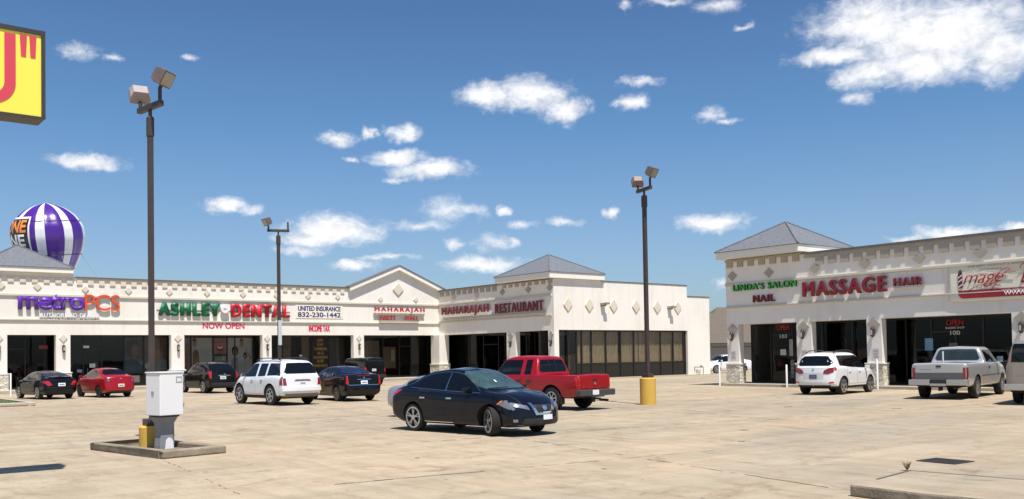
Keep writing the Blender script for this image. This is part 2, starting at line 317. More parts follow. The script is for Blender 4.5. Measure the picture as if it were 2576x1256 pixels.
# ------------------------------------------------------------------ ground
def groundmat():
    m = bpy.data.materials.new('concrete_paving'); m.use_nodes = True; t = m.node_tree; b = t.nodes['Principled BSDF']
    b.inputs['Roughness'].default_value = .88; b.inputs['Specular IOR Level'].default_value = .25
    c = t.nodes.new('ShaderNodeTexCoord')
    def noise(scale, det, rough, sx=1, sy=1, dist=0, rot=0):
        mp = t.nodes.new('ShaderNodeMapping'); mp.inputs['Scale'].default_value = (sx, sy, 1); mp.inputs['Rotation'].default_value = (0, 0, rot); t.links.new(c.outputs['Object'], mp.inputs[0])
        n = t.nodes.new('ShaderNodeTexNoise'); n.inputs['Scale'].default_value = scale; n.inputs['Detail'].default_value = det; n.inputs['Roughness'].default_value = rough; n.inputs['Distortion'].default_value = dist
        t.links.new(mp.outputs[0], n.inputs['Vector']); return n.outputs['Fac']
    def ramp(fac, p0, p1, c0, c1):
        r = t.nodes.new('ShaderNodeValToRGB'); r.color_ramp.elements[0].position = p0; r.color_ramp.elements[1].position = p1
        r.color_ramp.elements[0].color = (*c0, 1); r.color_ramp.elements[1].color = (*c1, 1); t.links.new(fac, r.inputs[0]); return r.outputs[0]
    def mix(bt, fac, a, bb):
        n = t.nodes.new('ShaderNodeMix'); n.data_type = 'RGBA'; n.blend_type = bt
        if isinstance(fac, float): n.inputs[0].default_value = fac
        else: t.links.new(fac, n.inputs[0])
        for i, q in ((6, a), (7, bb)):
            if isinstance(q, tuple): n.inputs[i].default_value = (*q, 1)
            else: t.links.new(q, n.inputs[i])
        return n.outputs[2]
    base = ramp(noise(.16, 5, .6, dist=.5), .36, .66, (.40, .333, .242), (.45, .362, .262))
    base = mix('MIX', ramp(noise(.10, 6, .65, .5, 1.6, 1.0, .7), .44, .62, (0, 0, 0), (.9, .9, .9)), base, (.345, .305, .24))
    base = mix('MULTIPLY', 1.0, base, ramp(noise(.045, 5, .6, 1, 2.0, .8, .25), .34, .62, (.86, .835, .81), (1.04, 1.03, 1.0)))
    base = mix('MULTIPLY', 1.0, base, ramp(noise(.55, 7, .7, .35, 2.4, .6, .2), .32, .6, (.86, .85, .83), (1.03, 1.03, 1.02)))
    base = mix('MULTIPLY', 1.0, base, ramp(noise(1.1, 6, .72, 2.2, .5, .8, -.55), .36, .56, (.86, .84, .82), (1.02, 1.02, 1.02)))
    base = mix('MULTIPLY', .8, base, ramp(noise(.9, 8, .75, 1, 1, 1.4), .33, .47, (.66, .59, .53), (1, 1, 1)))
    base = mix('MULTIPLY', .9, base, ramp(noise(3.3, 4, .6, 1, 1, .4), .26, .36, (.70, .65, .60), (1, 1, 1)))
    base = mix('MULTIPLY', 1.0, base, ramp(noise(38, 3, .7), .25, .75, (.87, .87, .87), (1.10, 1.10, 1.10)))
    t.links.new(base, b.inputs['Base Color'])
    n2 = noise(55, 4, .7); bp = t.nodes.new('ShaderNodeBump'); bp.inputs['Strength'].default_value = .25; bp.inputs['Distance'].default_value = .01
    t.links.new(n2, bp.inputs['Height']); t.links.new(bp.outputs[0], b.inputs['Normal']); return m
GROUND = groundmat()
CONC = mat('kerb_concrete', (.42, .37, .29), .9, spec=.2, var=.25, vscale=2.2, bump=.4, bscale=25, vcol=(.50, .44, .34))
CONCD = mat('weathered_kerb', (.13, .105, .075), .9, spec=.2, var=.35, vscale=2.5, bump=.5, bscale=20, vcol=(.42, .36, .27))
mb = MB(); s = 900
for i in range(-6, 7):
    for j in range(-6, 7):
        mb.add([(i*300-150, j*300-150, 0), (i*300+150, j*300-150, 0), (i*300+150, j*300+150, 0), (i*300-150, j*300+150, 0)], [(0, 1, 2, 3)])
tag(mb.build('ground', GROUND), kind='structure')
JOINT = mat('joint_filler', (.13, .105, .08), .95, spec=.1, var=.5, vscale=6)
def joints(segs, name='ground_joint'):
    mb = MB()
    for (a, b_, w, gap) in segs:
        a = Vector((*a, .004)); b_ = Vector((*b_, .004)); n = int((b_-a).length/.16)+1; d = (b_-a)/n; sd = Vector((-d.y, d.x, 0)).normalized()
        off = 0; rnd = random.Random(n)
        for i in range(n):
            off = off*.8+rnd.uniform(-.012, .012)
            if rnd.random() < gap: continue
            ww = w*rnd.uniform(.35, 1.3); p = a+d*i+sd*off; q = p+d*1.02
            mb.add([p-sd*ww/2, q-sd*ww/2, q+sd*ww/2, p+sd*ww/2], [(0, 1, 2, 3)])
    tag(mb.build(name, JOINT), kind='structure')
joints([((6.3, 11.9), (8.7, 11.55), .045, .12), ((8.7, 11.55), (13.5, 10.9), .022, .3), ((13.0, 17.2), (10.8, 6.9), .022, .25), ((10.6, 6.1), (9.6, 1.0), .02, .2),
        ((7.6, 16.9), (30, 13.6), .026, .35), ((13.6, 20), (17, 36), .025, .4), ((20, 12), (23.2, 28), .028, .35), ((-2, 26), (38, 21.2), .032, .3), ((0, 38.4), (38, 34.0), .04, .4), ((28, 6), (33, 30), .016, .55), ((5.6, 17.0), (4.4, 8), .014, .55), ((0, 9.6), (6.3, 8.2), .014, .5)])
# dark drips of oil and tyre marks are thin sheets on the paving
STAIN = mat('oil_stain', (.15, .12, .09), .7, spec=.3, var=.4, vscale=5)
mb = MB()
for (x, y, a, b_) in [(18.9, 29.0, .35, .16), (19.5, 28.6, .3, .1), (13.1, 24.5, .1, .04), (15.2, 11.6, .08, .04), (25.5, 17.6, .25, .06), (26.5, 14.5, .3, .05), (17.4, 13.2, .12, .05), (10.2, 10.4, .05, .03), (9.0, 13.9, .05, .03), (22, 24.6, .2, .06)]:
    rnd = random.Random(int(x*100)); k = 14; rr = [rnd.uniform(.55, 1.15) for _ in range(k)]
    mb.add([(x+a*rr[i]*math.cos(6.283*i/k), y+b_*rr[i]*math.sin(6.283*i/k)*2, .004) for i in range(k)], [tuple(range(k))])
tag(mb.build('ground_stain', STAIN), kind='structure')
mb = MB(); rnd = random.Random(11)     # drips and dirt where cars stop, pebbles and specks in the open lot
for i in range(150):
    if i < 70: x, y = rnd.choice([(rnd.uniform(8, 32), rnd.uniform(42, 57)), (rnd.uniform(28, 38), rnd.uniform(9, 26)), (rnd.uniform(12, 24), rnd.uniform(27, 38))]); a = rnd.uniform(.05, .28)
    else: x, y = rnd.uniform(3, 30), rnd.uniform(7, 30); a = rnd.uniform(.012, .045)
    k = 11; th = rnd.uniform(0, 3); rr = [rnd.uniform(.5, 1.2) for _ in range(k)]; e_ = rnd.uniform(.4, 1)
    mb.add([(x+a*rr[j]*(math.cos(6.283*j/k)*math.cos(th)-e_*math.sin(6.283*j/k)*math.sin(th)), y+a*rr[j]*(math.cos(6.283*j/k)*math.sin(th)+e_*math.sin(6.283*j/k)*math.cos(th)), .0035) for j in range(k)], [tuple(range(k))])
tag(mb.build('ground_stain', mat('drip_stain', (.24, .20, .155), .8, spec=.3, var=.3, vscale=5)), kind='structure')

# ------------------------------------------------------------------ shopping strip (L-shaped: fronts A, B, side C)
ZW = 3.48
strip = empty('shopping_strip', (XB, YC, 0), 0, 'long cream stucco shopping strip with a gable and a grey hipped corner tower', 'building')
def child(mb, name, mats, parent, **k):   # geometry given in world coordinates, parented to its thing
    o = mb.build(name, mats, None, **k); o.parent = parent
    o.location = -parent.location if parent.parent is None else Vector((0, 0, 0)); return o
w_ = MB()
fbox(w_, 'A', 0, 42.28, ZW, 7.02, -.4, 0)                       # fascia of front A
w_.box(42.28, 42.68, 48.23, 61.82, ZW, 7.02)                    # fascia of front B
w_.box(42.28, 42.68, 61.82, 62.22, ZW, 7.02)
fbox(w_, 'C', 42.28, 46.8, 3.49, 7.06, -.4, 0); fbox(w_, 'C', 46.8, 56.2, 3.49, 7.0, -.4, 0); fbox(w_, 'C', 42.28, 42.72, 0, 3.49, -.4, 0); fbox(w_, 'C', 56.2, 58.89, 0, 6.15, -.4, 0)
w_.box(55.8, 56.2, 48.23, 66, 6.15, 7.0); w_.box(58.49, 58.89, 48.23, 76, 0, 6.15); w_.box(0, 58.49, 75.6, 76, 0, 6.4); w_.box(0, .4, 62.22, 75.6, 0, 6.4)
w_.prism([(34.3, YA, 7.02), (42.28, YA, 7.02), (42.28, YA, 7.12), (38.45, YA, 8.62), (34.62, YA, 7.12)], (0, .4, 0))
w_.box(42.68, 46.7, 53.2, 53.6, 6.0, 7.06); w_.box(46.3, 46.7, 48.23, 53.2, 6.0, 7.06)
w_.box(9.7, 14.8, 62.22, 62.3, 7.0, 7.3); w_.box(14.4, 14.8, 62.3, 66, 6.2, 7.3); w_.box(9.7, 10.1, 62.3, 66, 6.2, 7.3)
fbox(w_, 'A', 9.75, 14.9, 7.02, 7.28, -.4, 0)
child(w_, 'wall', STUCCO, strip)
r_ = MB(); r_.box(.4, 42.68, 62.22, 75.6, 6.05, 6.2); r_.box(42.68, 58.49, 48.23, 75.6, 6.0, 6.05); child(r_, 'flat_roof', mat('roof_membrane', (.5, .5, .48), .9), strip)
so_ = MB(); so_.box(.4, 46.9, 62.22, 66.4, ZW+.02, ZW+.12); so_.box(42.68, 47.4, 48.23, 62.22, ZW+.02, ZW+.12); child(so_, 'soffit', STUCCO, strip)
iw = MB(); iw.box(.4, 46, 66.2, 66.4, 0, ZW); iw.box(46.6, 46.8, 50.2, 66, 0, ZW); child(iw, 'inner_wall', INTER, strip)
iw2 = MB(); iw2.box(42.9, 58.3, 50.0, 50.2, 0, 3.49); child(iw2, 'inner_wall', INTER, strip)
swk = MB(); swk.box(-20, XB-1.3, YA-1.5, YA+4.4, 0, .17); swk.box(XB-1.3, XB+5, YC+.0, YA+4.4, 0, .17); swk.box(XB+5, 59.2, YC+.1, YC+2.2, 0, .06); swk.box(XB-1.3, 59.2, YC-.55, YC+.0, 0, .05)
tag(swk.build('pavement', CONC), kind='structure')

def column(face, s0, s1, parent, base=True, dep=.42):
    ZW = 3.2 if face == 'D' else 3.48
    c = MB(); fbox(c, face, s0, s1, 1.15 if base else .0, ZW, -dep, 0); o = child(c, 'column', STUCCO, parent)
    if base:
        c = MB(); fbox(c, face, s0-.06, s1+.06, .0, 1.12, -dep-.05, .06); child(c, 'column_base', STONE, parent)
        c = MB(); fbox(c, face, s0-.09, s1+.09, 1.12, 1.18, -dep-.08, .09); child(c, 'column_cap', STUCCO, parent)
    return o
def diamond(face, s, z, w, h, parent, d=.06, m=None):
    p = MB(); p.prism([fp(face, s-w/2, z, 0.0), fp(face, s, z-h/2, 0.0), fp(face, s+w/2, z, 0.0), fp(face, s, z+h/2, 0.0)], Vector(fp(face, s, z, d))-Vector(fp(face, s, z, 0.0)))
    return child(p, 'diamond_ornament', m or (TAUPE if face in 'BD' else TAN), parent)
def sconce(face, s, z, parent):
    p = MB(); fbox(p, face, s-.05, s+.05, z-.02, z+.2, 0, .06)
    c = Vector(fp(face, s, z, .13))
    p.lathe([(.02, -.26), (.09, -.2), (.10, .12), (.06, .2), (.01, .24)], c, 10)
    o = child(p, 'wall_lamp', DARKM, parent)
    p = MB(); c = Vector(fp(face, s, z, .2)); fbox(p, face, s-.035, s+.035, z-.14, z+.08, .22, .236); child(p, 'lamp_glass', mat('lamp_glass', (.5, .47, .4), .3), parent)
for s0, s1 in ((4.2, 4.9), (10.3, 11.22), (13.89, 14.71), (20.9, 21.76), (27.26, 27.94), (34.5, 35.39)):
    column('A', s0, s1, strip); diamond('A', (s0+s1)/2, 3.27, .46, .5, strip, .05)
    sconce('A', (s0+s1)/2, 2.64, strip)
c = MB(); c.box(41.77, 42.7, 61.06, 62.24, 0, ZW); child(c, 'column', STUCCO, strip)
c = MB(); c.box(41.7, 42.76, 60.99, 62.3, 0, 1.12); child(c, 'column_base', STONE, strip)
c = MB(); c.box(41.67, 42.79, 60.96, 62.33, 1.12, 1.18); child(c, 'column_cap', STUCCO, strip)
column('B', 52.05, 53.09, strip); diamond('B', 52.57, 3.22, .55, .55, strip); sconce('B', 52.57, 2.6, strip)
c = MB(); c.box(42.28, 42.72, 48.23, 48.45, 0, ZW); child(c, 'column', STUCCO, strip)
diamond('B', 48.1, 3.2, .45, .55, strip); sconce('B', 48.1, 2.6, strip)
# trims
def band(face, s0, s1, z0, z1, d, parent, name='trim_band'):
    p = MB(); fbox(p, face, s0, s1, z0, z1, 0, d); fbox(p, face, s0, s1, z0+.03, z1-.02, d, d+.025); return child(p, name, BANDM, parent)
def dentils(face, s0, s1, zt, zb0, zb1, pitch, wid, parent, start):
    p = MB(); fbox(p, face, s0, s1, zb1, zt, 0, .07); s = start
    while s+wid <= s1+.01:
        if s >= s0-.01: fbox(p, face, s, s+wid, zb0, zb1, 0, .066)
        s += pitch
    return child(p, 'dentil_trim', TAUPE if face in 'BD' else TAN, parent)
band('A', 0, 42.28, 5.80, 5.96, .07, strip); band('A', 0, 42.28, 4.34, 4.45, .07, strip)
band('B', 48.0, 61.75, 5.84, 6.0, .07, strip); band('B', 48.0, 61.75, 4.45, 4.56, .07, strip)
dentils('A', 15.02, 34.0, 7.02, 6.6, 6.93, .655, .33, strip, 15.08); dentils('A', 0, 14.9, 7.0, 6.66, 6.98, .655, .33, strip, .1)
dentils('B', 54.1, 61.72, 7.02, 6.55, 6.92, .762, .45, strip, 54.2); dentils('B', 47.85, 53.95, 7.0, 6.72, 6.96, .73, .36, strip, 47.95)
for q in (('A', 15.03, 34.3, 7.02, 7.1, -.44, .12), ('A', 0, 9.6, 7.02, 7.1, -.44, .12), ('B', 54.0, 61.7, 7.02, 7.1, -.44, .12), ('C', 47.0, 56.24, 7.0, 7.06, -.44, .04), ('C', 56.24, 58.93, 6.15, 6.21, -.44, .04)):
    fl = MB(); fbox(fl, *q); child(fl, 'parapet_cap', FLASH, strip)
for s in (15.58, 18.18, 20.78, 23.31, 25.85, 28.33, 30.79, 33.2): diamond('A', s, 6.33, .42, .44, strip)
for s in (12.86, 10.89, 8.6): diamond('A', s, 6.42, .44, .46, strip)
for s in (59.65, 56.61, 53.48, 50.5, 48.2): diamond('B', s, 6.43, .62, .5, strip)
diamond('A', 38.45, 7.05, .96, .94, strip, .09); diamond('A', 36.87, 6.26, .42, .44, strip); diamond('A', 40.09, 6.3, .42, .44, strip)
for s in (43.58, 45.64, 48.08, 50.43, 52.74, 55.07): diamond('C', s, 5.26, .82, .96, strip, .07)
def wallpack(face, s, z, parent):
    p = MB(); fbox(p, face, s-.2, s+.2, z-.02, z+.14, 0, .3); fbox(p, face, s-.16, s+.16, z-.1, z-.02, .0, .22); o = child(p, 'flood_light', mat('lamp_housing', (.30, .27, .22), .5, .2), parent)
    p = MB(); fbox(p, face, s-.06, s+.3, z+.02, z+.16, .3, .5); child(p, 'lamp_hood', mat('lamp_housing', (.3, .27, .22)), parent)
wallpack('C', 46.95, 5.3, strip); wallpack('C', 54.1, 5.2, strip)
# hipped tower roofs
def hip(parent, x0, x1, y0, y1, ze, zt, za):
    p = MB(); cx, cy = (x0+x1)/2, (y0+y1)/2; o = .05
    p.add([(x0-o, y0-o, zt), (x1+o, y0-o, zt), (x1+o, y1+o, zt), (x0-o, y1+o, zt), (cx, cy, za), (x0-o, y0-o, zt-.03), (x1+o, y0-o, zt-.03), (x1+o, y1+o, zt-.03), (x0-o, y1+o, zt-.03)],
          [(0, 1, 4), (1, 2, 4), (2, 3, 4), (3, 0, 4), (5, 6, 1, 0), (6, 7, 2, 1), (7, 8, 3, 2), (8, 5, 0, 3), (8, 7, 6, 5)])
    for q in ((x0-o, y0-o), (x1+o, y0-o), (x1+o, y1+o), (x0-o, y1+o)): p.tube([(q[0], q[1], zt+.01), (cx, cy, za+.01)], .05, 6)
    child(p, 'hipped_roof', SHING, parent)
    p = MB(); p.box(x0, x1, y0, y1, ze, zt-.03); child(p, 'roof_fascia', FASCIA, parent)
hip(strip, 9.55, 14.85, 61.57, 66.9, 7.28, 7.6, 9.15)
hip(strip, 41.76, 47.02, 47.6, 53.75, 7.07, 7.5, 9.05)
# gable over the corner shop
p = MB(); ax, az_, e = 38.45, 8.92, .3
for sx in (-1, 1):
    x1 = ax+sx*4.35; z1 = az_-4.35*.405
    p.prism([(ax, YA-e, az_-.36), (ax, YA-e, az_-.04), (x1, YA-e, z1-.04), (x1, YA-e, z1-.36)], (0, .72, 0))
child(p, 'gable_fascia', FASCIA, strip)
p = MB()
for sx in (-1, 1):
    x1 = ax+sx*4.45; z1 = az_-4.45*.405
    p.prism([(ax, YA-e-.05, az_-.036), (ax, YA-e-.05, az_+.03), (x1, YA-e-.05, z1+.03), (x1, YA-e-.05, z1-.036)], (0, .8, 0))
child(p, 'gable_roof', SHING, strip)

# shop fronts -----------------------------------------------------------------
def shopfront(face, s0, s1, z0, z1, d, mull, rails, parent, pane, name='shop_window', bar=.07):
    f = MB(); t = .06
    fbox(f, face, s0, s1, z1-bar, z1, d-t, d); fbox(f, face, s0, s1, z0, z0+bar*1.6, d-t, d)
    for m in [s0, *mull, s1-bar]: fbox(f, face, m, m+bar, z0+bar*1.6, z1-bar, d-t, d)
    ms = [s0, *mull, s1-bar]
    for zr, i in rails: fbox(f, face, ms[i]+bar, ms[i+1], zr, zr+bar, d-t, d-.004)
    o = child(f, name, FRAME, parent)
    p_ = MB(); fbox(p_, face, s0+.01, s1-.01, z0+.02, z1-.01, d-.04, d-.03); child(p_, 'pane', pane, parent)
    return o
GA = -1.3
for s0, s1, mu, ra in ((4.4, 10.9, [6.5, 8.6], []), (10.7, 14.5, [12.4, 13.5], [(2.6, 0)]), (14.0, 21.6, [15.75, 16.85, 18.25, 19.5, 21.1], [(2.6, 1), (.95, 3), (.95, 4)]),
                       (21.6, 28.0, [22.65, 24.2, 25.2, 25.75, 27.1], [(2.1, 2)]), (28.0, 35.2, [29.35, 30.3, 31.7, 33.1, 34.5], [(2.6, 1)]), (35.2, 43.4, [37.8, 39.3, 40.4, 42.0], [(2.6, 2)])):
    shopfront('A', s0, s1, .17, ZW+.02, GA, mu, ra, strip, GPANE if s0 > 13 else DPANE)
shopfront('B', 52.4, 62.4, .17, ZW+.02, GA, [53.4, 54.9, 55.7, 57.6, 59.4], [(2.6, 3), (2.9, 1)], strip, DPANE)
shopfront('B', 47.9, 52.38, .17, ZW+.02, GA, [48.8, 50.2, 51.4], [(2.9, 1)], strip, DPANE)
MC = [44.5, 45.0, 45.94, 47.39, 48.89, 50.3, 51.72, 53.23, 54.66]
f = MB(); fbox(f, 'C', 42.72, 56.2, 3.39, 3.49, -.26, -.2); fbox(f, 'C', 42.72, 56.2, .06, .14, -.26, -.2); fbox(f, 'C', 44.6, 56.2, 1.04, 1.13, -.26, -.2)
for m in [42.72, *MC, 56.08]: fbox(f, 'C', m, m+.12, .14, 3.39, -.26, -.196)
child(f, 'shop_window', FRAME, strip)
f = MB(); fbox(f, 'C', 42.8, 56.15, 1.1, 3.42, -.24, -.23); fbox(f, 'C', 42.8, 44.55, .1, 1.1, -.24, -.23); child(f, 'pane', glassmat('curtain_window_glass', (.88, .87, .85)), strip)
f = MB(); fbox(f, 'C', 44.6, 56.15, .1, 1.08, -.25, -.235); child(f, 'spandrel_panel', mat('black_spandrel_glass', (.008, .008, .009), .08, spec=.5), strip)
def curtain(face, s0, s1, z0, z1, d, m, parent, amp=.03, seed=0, gaps=()):
    rnd = random.Random(seed); p = MB(); n = int((s1-s0)/.045); v = []; ph = 0
    for i in range(n+1):
        s = s0+(s1-s0)*i/n; ph += rnd.uniform(.5, 1.25)
        v += [fp(face, s, z0, d+amp*math.sin(ph)), fp(face, s, z1, d+amp*math.sin(ph)*.8)]
    fs = [(2*i, 2*i+2, 2*i+3, 2*i+1) for i in range(n) if not any(a < s0+(s1-s0)*(i+.5)/n < b_ for a, b_ in gaps)]
    p.add(v, fs); return child(p, 'curtain', m, parent, smooth=False)
curtain('C', 44.65, 56.1, 1.0, 3.42, -.45, CURT, strip, .035, 3, ((45.2, 45.3), (48.95, 49.05), (51.0, 51.1)))
curtain('C', 43.0, 44.4, .7, 2.9, -.75, mat('dark_curtain', (.07, .05, .035), .9), strip, .03, 5)
DCUR = mat('dark_curtain', (.07, .05, .035), .9)
curtain('B', 48.9, 50.1, .3, 2.95, -1.55, DCUR, strip, .03, 6); curtain('B', 50.3, 51.5, .3, 2.95, -1.55, DCUR, strip, .03, 7)
curtain('B', 59.5, 61.5, .3, 3.3, -1.55, mat('grey_curtain', (.10, .10, .09), .9), strip, .04, 8)
curtain('A', 33.3, 34.6, .5, 3.3, -1.65, mat('grey_curtain', (.10, .10, .09), .9), strip, .04, 9); curtain('A', 29.4, 30.2, .5, 3.4, -1.65, mat('tan_curtain', (.22, .18, .13)), strip, .01, 10); curtain('A', 38.0, 39.2, .9, 2.6, -1.65, mat('tan_curtain', (.22, .18, .13)), strip, .01, 10)
curtain('A', 31.05, 31.65, .5, 3.4, -1.65, mat('tan_curtain', (.22, .18, .13)), strip, .008, 10); curtain('A', 36.2, 37.7, .9, 3.1, -1.65, mat('tan_curtain', (.22, .18, .13)), strip, .008, 12)
hd = MB()
for s in (16.0, 16.75, 24.35, 30.4, 39.4): fbox(hd, 'A', s, s+.04, 1.0, 1.35, GA, GA+.06)
for s in (57.4, 55.0): fbox(hd, 'B', s, s+.05, .9, 1.5, GA, GA+.06)
child(hd, 'door_handle', CHROME, strip)

# ------------------------------------------------------------------ right-hand building (front D)
salon = empty('salon_building', (XD, 31, 0), 0, 'cream shop building at the right with stone column bases and grey hipped roof', 'building')
ZD = 3.2
w_ = MB(); w_.box(XD, XD+.4, 4, 31.0, ZD, 6.5); w_.box(XD+.4, 56, 30.6, 31.0, ZD+.12, 6.5); w_.box(41.12, 56, 30.35, 30.6, 0, ZD+.12); w_.box(55.6, 56, 4, 30.35, 0, 6.3); w_.box(XD+.4, 55.6, 4, 4.4, 0, 6.3)
w_.box(XD+.4, 44.4, 26.35, 26.45, 5.9, 6.62); w_.box(44.3, 44.6, 26.45, 30.6, 5.9, 6.62); w_.box(XD, XD+.4, 26.35, 31.0, 6.5, 6.62)
child(w_, 'wall', STUCCO, salon)
r_ = MB(); r_.box(XD+.4, 55.6, 4.4, 30.6, 5.75, 5.9); child(r_, 'flat_roof', MATS['roof_membrane'], salon)
so_ = MB(); so_.box(XD+.4, 46, 4.4, 30.6, ZD+.02, ZD+.12); child(so_, 'soffit', STUCCO, salon)
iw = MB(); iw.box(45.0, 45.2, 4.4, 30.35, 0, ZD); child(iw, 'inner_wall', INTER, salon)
swk = MB(); swk.box(XD-.55, 45, 2, 31.12, 0, .13); tag(swk.build('pavement', CONC), kind='structure')
for s0, s1 in ((30.25, 30.98), (25.93, 26.75), (22.29, 23.02), (15.8, 16.62), (11.0, 11.8)):
    column('D', s0, s1, salon); diamond('D', (s0+s1)/2, 2.96, .66, .6, salon, .05); sconce('D', (s0+s1)/2, 2.6, salon)
band('D', 4, 31.0, 5.24, 5.38, .07, salon); band('D', 4, 31.0, 4.06, 4.15, .07, salon)
dentils('D', 26.4, 31.0, 6.6, 6.2, 6.5, .672, .36, salon, 26.5); dentils('D', 4, 26.2, 6.44, 5.93, 6.3, .672, .42, salon, 5.0)
fl = MB(); fbox(fl, 'D', 4, 26.3, 6.5, 6.58, -.44, .12); child(fl, 'parapet_cap', FLASH, salon)
for s in (30.55, 28.27, 25.65, 23.03, 20.42, 17.79, 15.2): diamond('D', s, 5.76, .56, .5, salon)
hip(salon, XD-.54, XD+4.8, 26.2, 31.2, 6.64, 7.02, 8.55)
GD = -1.5
for s0, s1, mu, ra in ((26.9, 30.6, [28.0, 29.3, 30.4], [(2.6, 1)]), (26.3, 26.9, [], []), (23.0, 26.3, [24.6], []), (17.0, 23.0, [18.4, 19.6, 20.7, 21.9], [(2.5, 2)]), (12.0, 17.0, [14.5], [])):
    shopfront('D', s0, s1, .13, ZD+.02, GD, mu, ra, salon, DPANE)

# ------------------------------------------------------------------ shop signs
PURP = mat('purple_letter', (.13, .03, .42), .4, var=.06); ORNG = mat('orange_letter', (.72, .075, .02), .4, var=.06); WHTL = mat('white_letter', (.8, .8, .8), .4, var=.02)
GRNL = mat('green_letter', (.0, .13, .05), .4, var=.06); REDT = mat('red_letter', (.55, .012, .025), .4, var=.06); RETU = mat('letter_return', (.10, .02, .02), .5)
PNKR = mat('crimson_letter', (.66, .02, .08), .5, var=.05); NAVY = mat('navy_letter', (.02, .02, .19), .5, var=.2, vscale=9); LIME = mat('lime_letter', (.02, .42, .03), .4, var=.06); MARO = mat('maroon_letter', (.22, .008, .022), .45, var=.1)
CREAMP = mat('cream_panel', (.80, .76, .60), .5, var=.03)
def sign(label, face, s, z, name='shop_sign', group=None): return empty(name, fp(face, s, z, 0), 0, label, 'sign', group)
g = sign('purple and orange letter sign over the far left shop', 'A', 14.7, 4.6)
text('lettering', 'metro', 'A', 11.77, 15.52, 4.99, 5.98, .17, .1, PURP, g, .028, space=.93, m2=mat('purple_return', (.05, .01, .17), .5))
text('lettering', 'PCS', 'A', 15.52, 17.62, 5.0, 6.02, .17, .1, ORNG, g, 0, space=.92, m2=mat('orange_return', (.25, .03, .01), .5))
text('lettering', 'AUTHORIZED-DEALER', 'A', 12.95, 16.4, 4.56, 4.82, .16, .03, WHTL, g, 0, space=1.1, fat=.03)
p = MB(); fbox(p, 'A', 12.95, 16.4, 4.53, 4.56, .03, .10); child(p, 'raceway', GREYP, g)
g = sign('green word and red word sign with a round white disc between', 'A', 24.4, 4.7)
text('lettering', 'ASHLEY', 'A', 20.02, 24.2, 4.74, 5.66, .18, .12, GRNL, g, .01, fat=.085, space=1.3, m2=mat('green_return', (0, .05, .02), .5))
text('lettering', 'DENTAL', 'A', 24.93, 29.3, 4.72, 5.64, .18, .12, REDT, g, .01, fat=.085, space=1.3, m2=RETU)
p = MB(); c = Vector(fp('A', 24.47, 5.27, .2)); p.lathe([(.001, -.11), (.29, -.11), (.30, -.08), (.30, .02), (.001, .02)], c, 24, 'y'); child(p, 'disc', WHITEP, g)
text('lettering', '#1', 'A', 24.33, 24.61, 5.17, 5.36, .32, .006, mat('grey_letter', (.35, .36, .38)), g, .01)
p = MB(); fbox(p, 'A', 19.95, 29.35, 5.1, 5.16, .0, .03); child(p, 'raceway', GREYP, g)
g = sign('thin crimson two word line lettered on the wall under the green and red sign', 'A', 24.4, 3.9)
text('lettering', 'NOW OPEN', 'A', 23.0, 25.95, 3.92, 4.3, .02, .015, PNKR, g, 0, fat=.04)
g = sign('cream wall panel with two rows of dark blue lettering and a telephone number', 'A', 31.7, 4.7)
p = MB(); fbox(p, 'A', 29.78, 33.6, 4.7, 5.7, .0, .03); child(p, 'panel', CREAMP, g, bevel=.01)
text('lettering', 'UNITED INSURANCE', 'A', 29.98, 33.42, 5.24, 5.6, .04, .01, NAVY, g, 0, fat=.045)
text('lettering', '832-230-1442', 'A', 29.96, 33.42, 4.79, 5.15, .04, .01, NAVY, g, 0, fat=.05)
g = sign('narrow crimson two word line on the wall beneath the cream telephone panel', 'A', 31.7, 3.7)
text('lettering', 'INCOME TAX', 'A', 30.83, 32.53, 3.74, 4.2, .02, .015, PNKR, g, 0, fat=.04)
g = sign('two row red channel letter sign under the gable', 'A', 38.5, 4.6)
text('lettering', 'MAHARAJAH', 'A', 36.2, 40.76, 5.2, 5.63, .28, .06, REDT, g, 0, space=1.4, m2=RETU, fat=.05)
text('lettering', 'PARTY', 'A', 36.66, 38.1, 4.64, 4.98, .28, .05, REDT, g, 0, space=1.3, m2=RETU, fat=.04); text('lettering', 'HALL', 'A', 38.95, 40.2, 4.64, 4.98, .28, .05, REDT, g, 0, space=1.3, m2=RETU, fat=.04)
p = MB(); fbox(p, 'A', 36.65, 40.22, 4.48, 4.62, .1, .26); child(p, 'raceway', mat('tan_raceway', (.42, .37, .29), .6), g)
p = MB(); fbox(p, 'A', 36.2, 40.8, 5.06, 5.18, .05, .18); child(p, 'raceway', mat('tan_raceway', (.42, .37, .29), .6), g)
g = sign('long dark red two word channel letter sign on the shaded restaurant wing', 'B', 55, 4.8)
text('lettering', 'MAHARAJAH', 'B', 61.15, 55.0, 4.88, 5.68, .2, .07, MARO, g, 0, space=1.25, m2=RETU, fat=.045)
text('lettering', 'RESTAURANT', 'B', 54.2, 48.75, 4.9, 5.6, .2, .07, MARO, g, 0, space=1.25, m2=RETU, fat=.045)
p = MB(); fbox(p, 'B', 48.7, 61.1, 4.72, 4.86, .0, .14); child(p, 'raceway', mat('tan_raceway', (.42, .37, .29)), g)
g = sign('green two word letter sign with a short maroon word below', 'D', 28.5, 4.3)
text('lettering', "LINDA'S SALON", 'D', 30.47, 26.65, 4.95, 5.3, .13, .1, LIME, g, 0, space=1.18, fat=.04, m2=mat('green_return', (0, .05, .02)))
text('lettering', 'NAIL', 'D', 29.22, 27.92, 4.3, 4.66, .13, .1, MARO, g, 0, space=1.2, m2=RETU, fat=.045)
g = sign('large maroon one word channel letter sign over the white parked suv', 'D', 24, 4.4)
text('lettering', 'MASSAGE', 'D', 26.26, 21.9, 4.4, 5.13, .19, .12, MARO, g, 0, space=1.22, fat=.055, m2=RETU)
g = sign('small maroon four letter sign between the largest maroon word and the hanging banner', 'D', 21, 4.6)
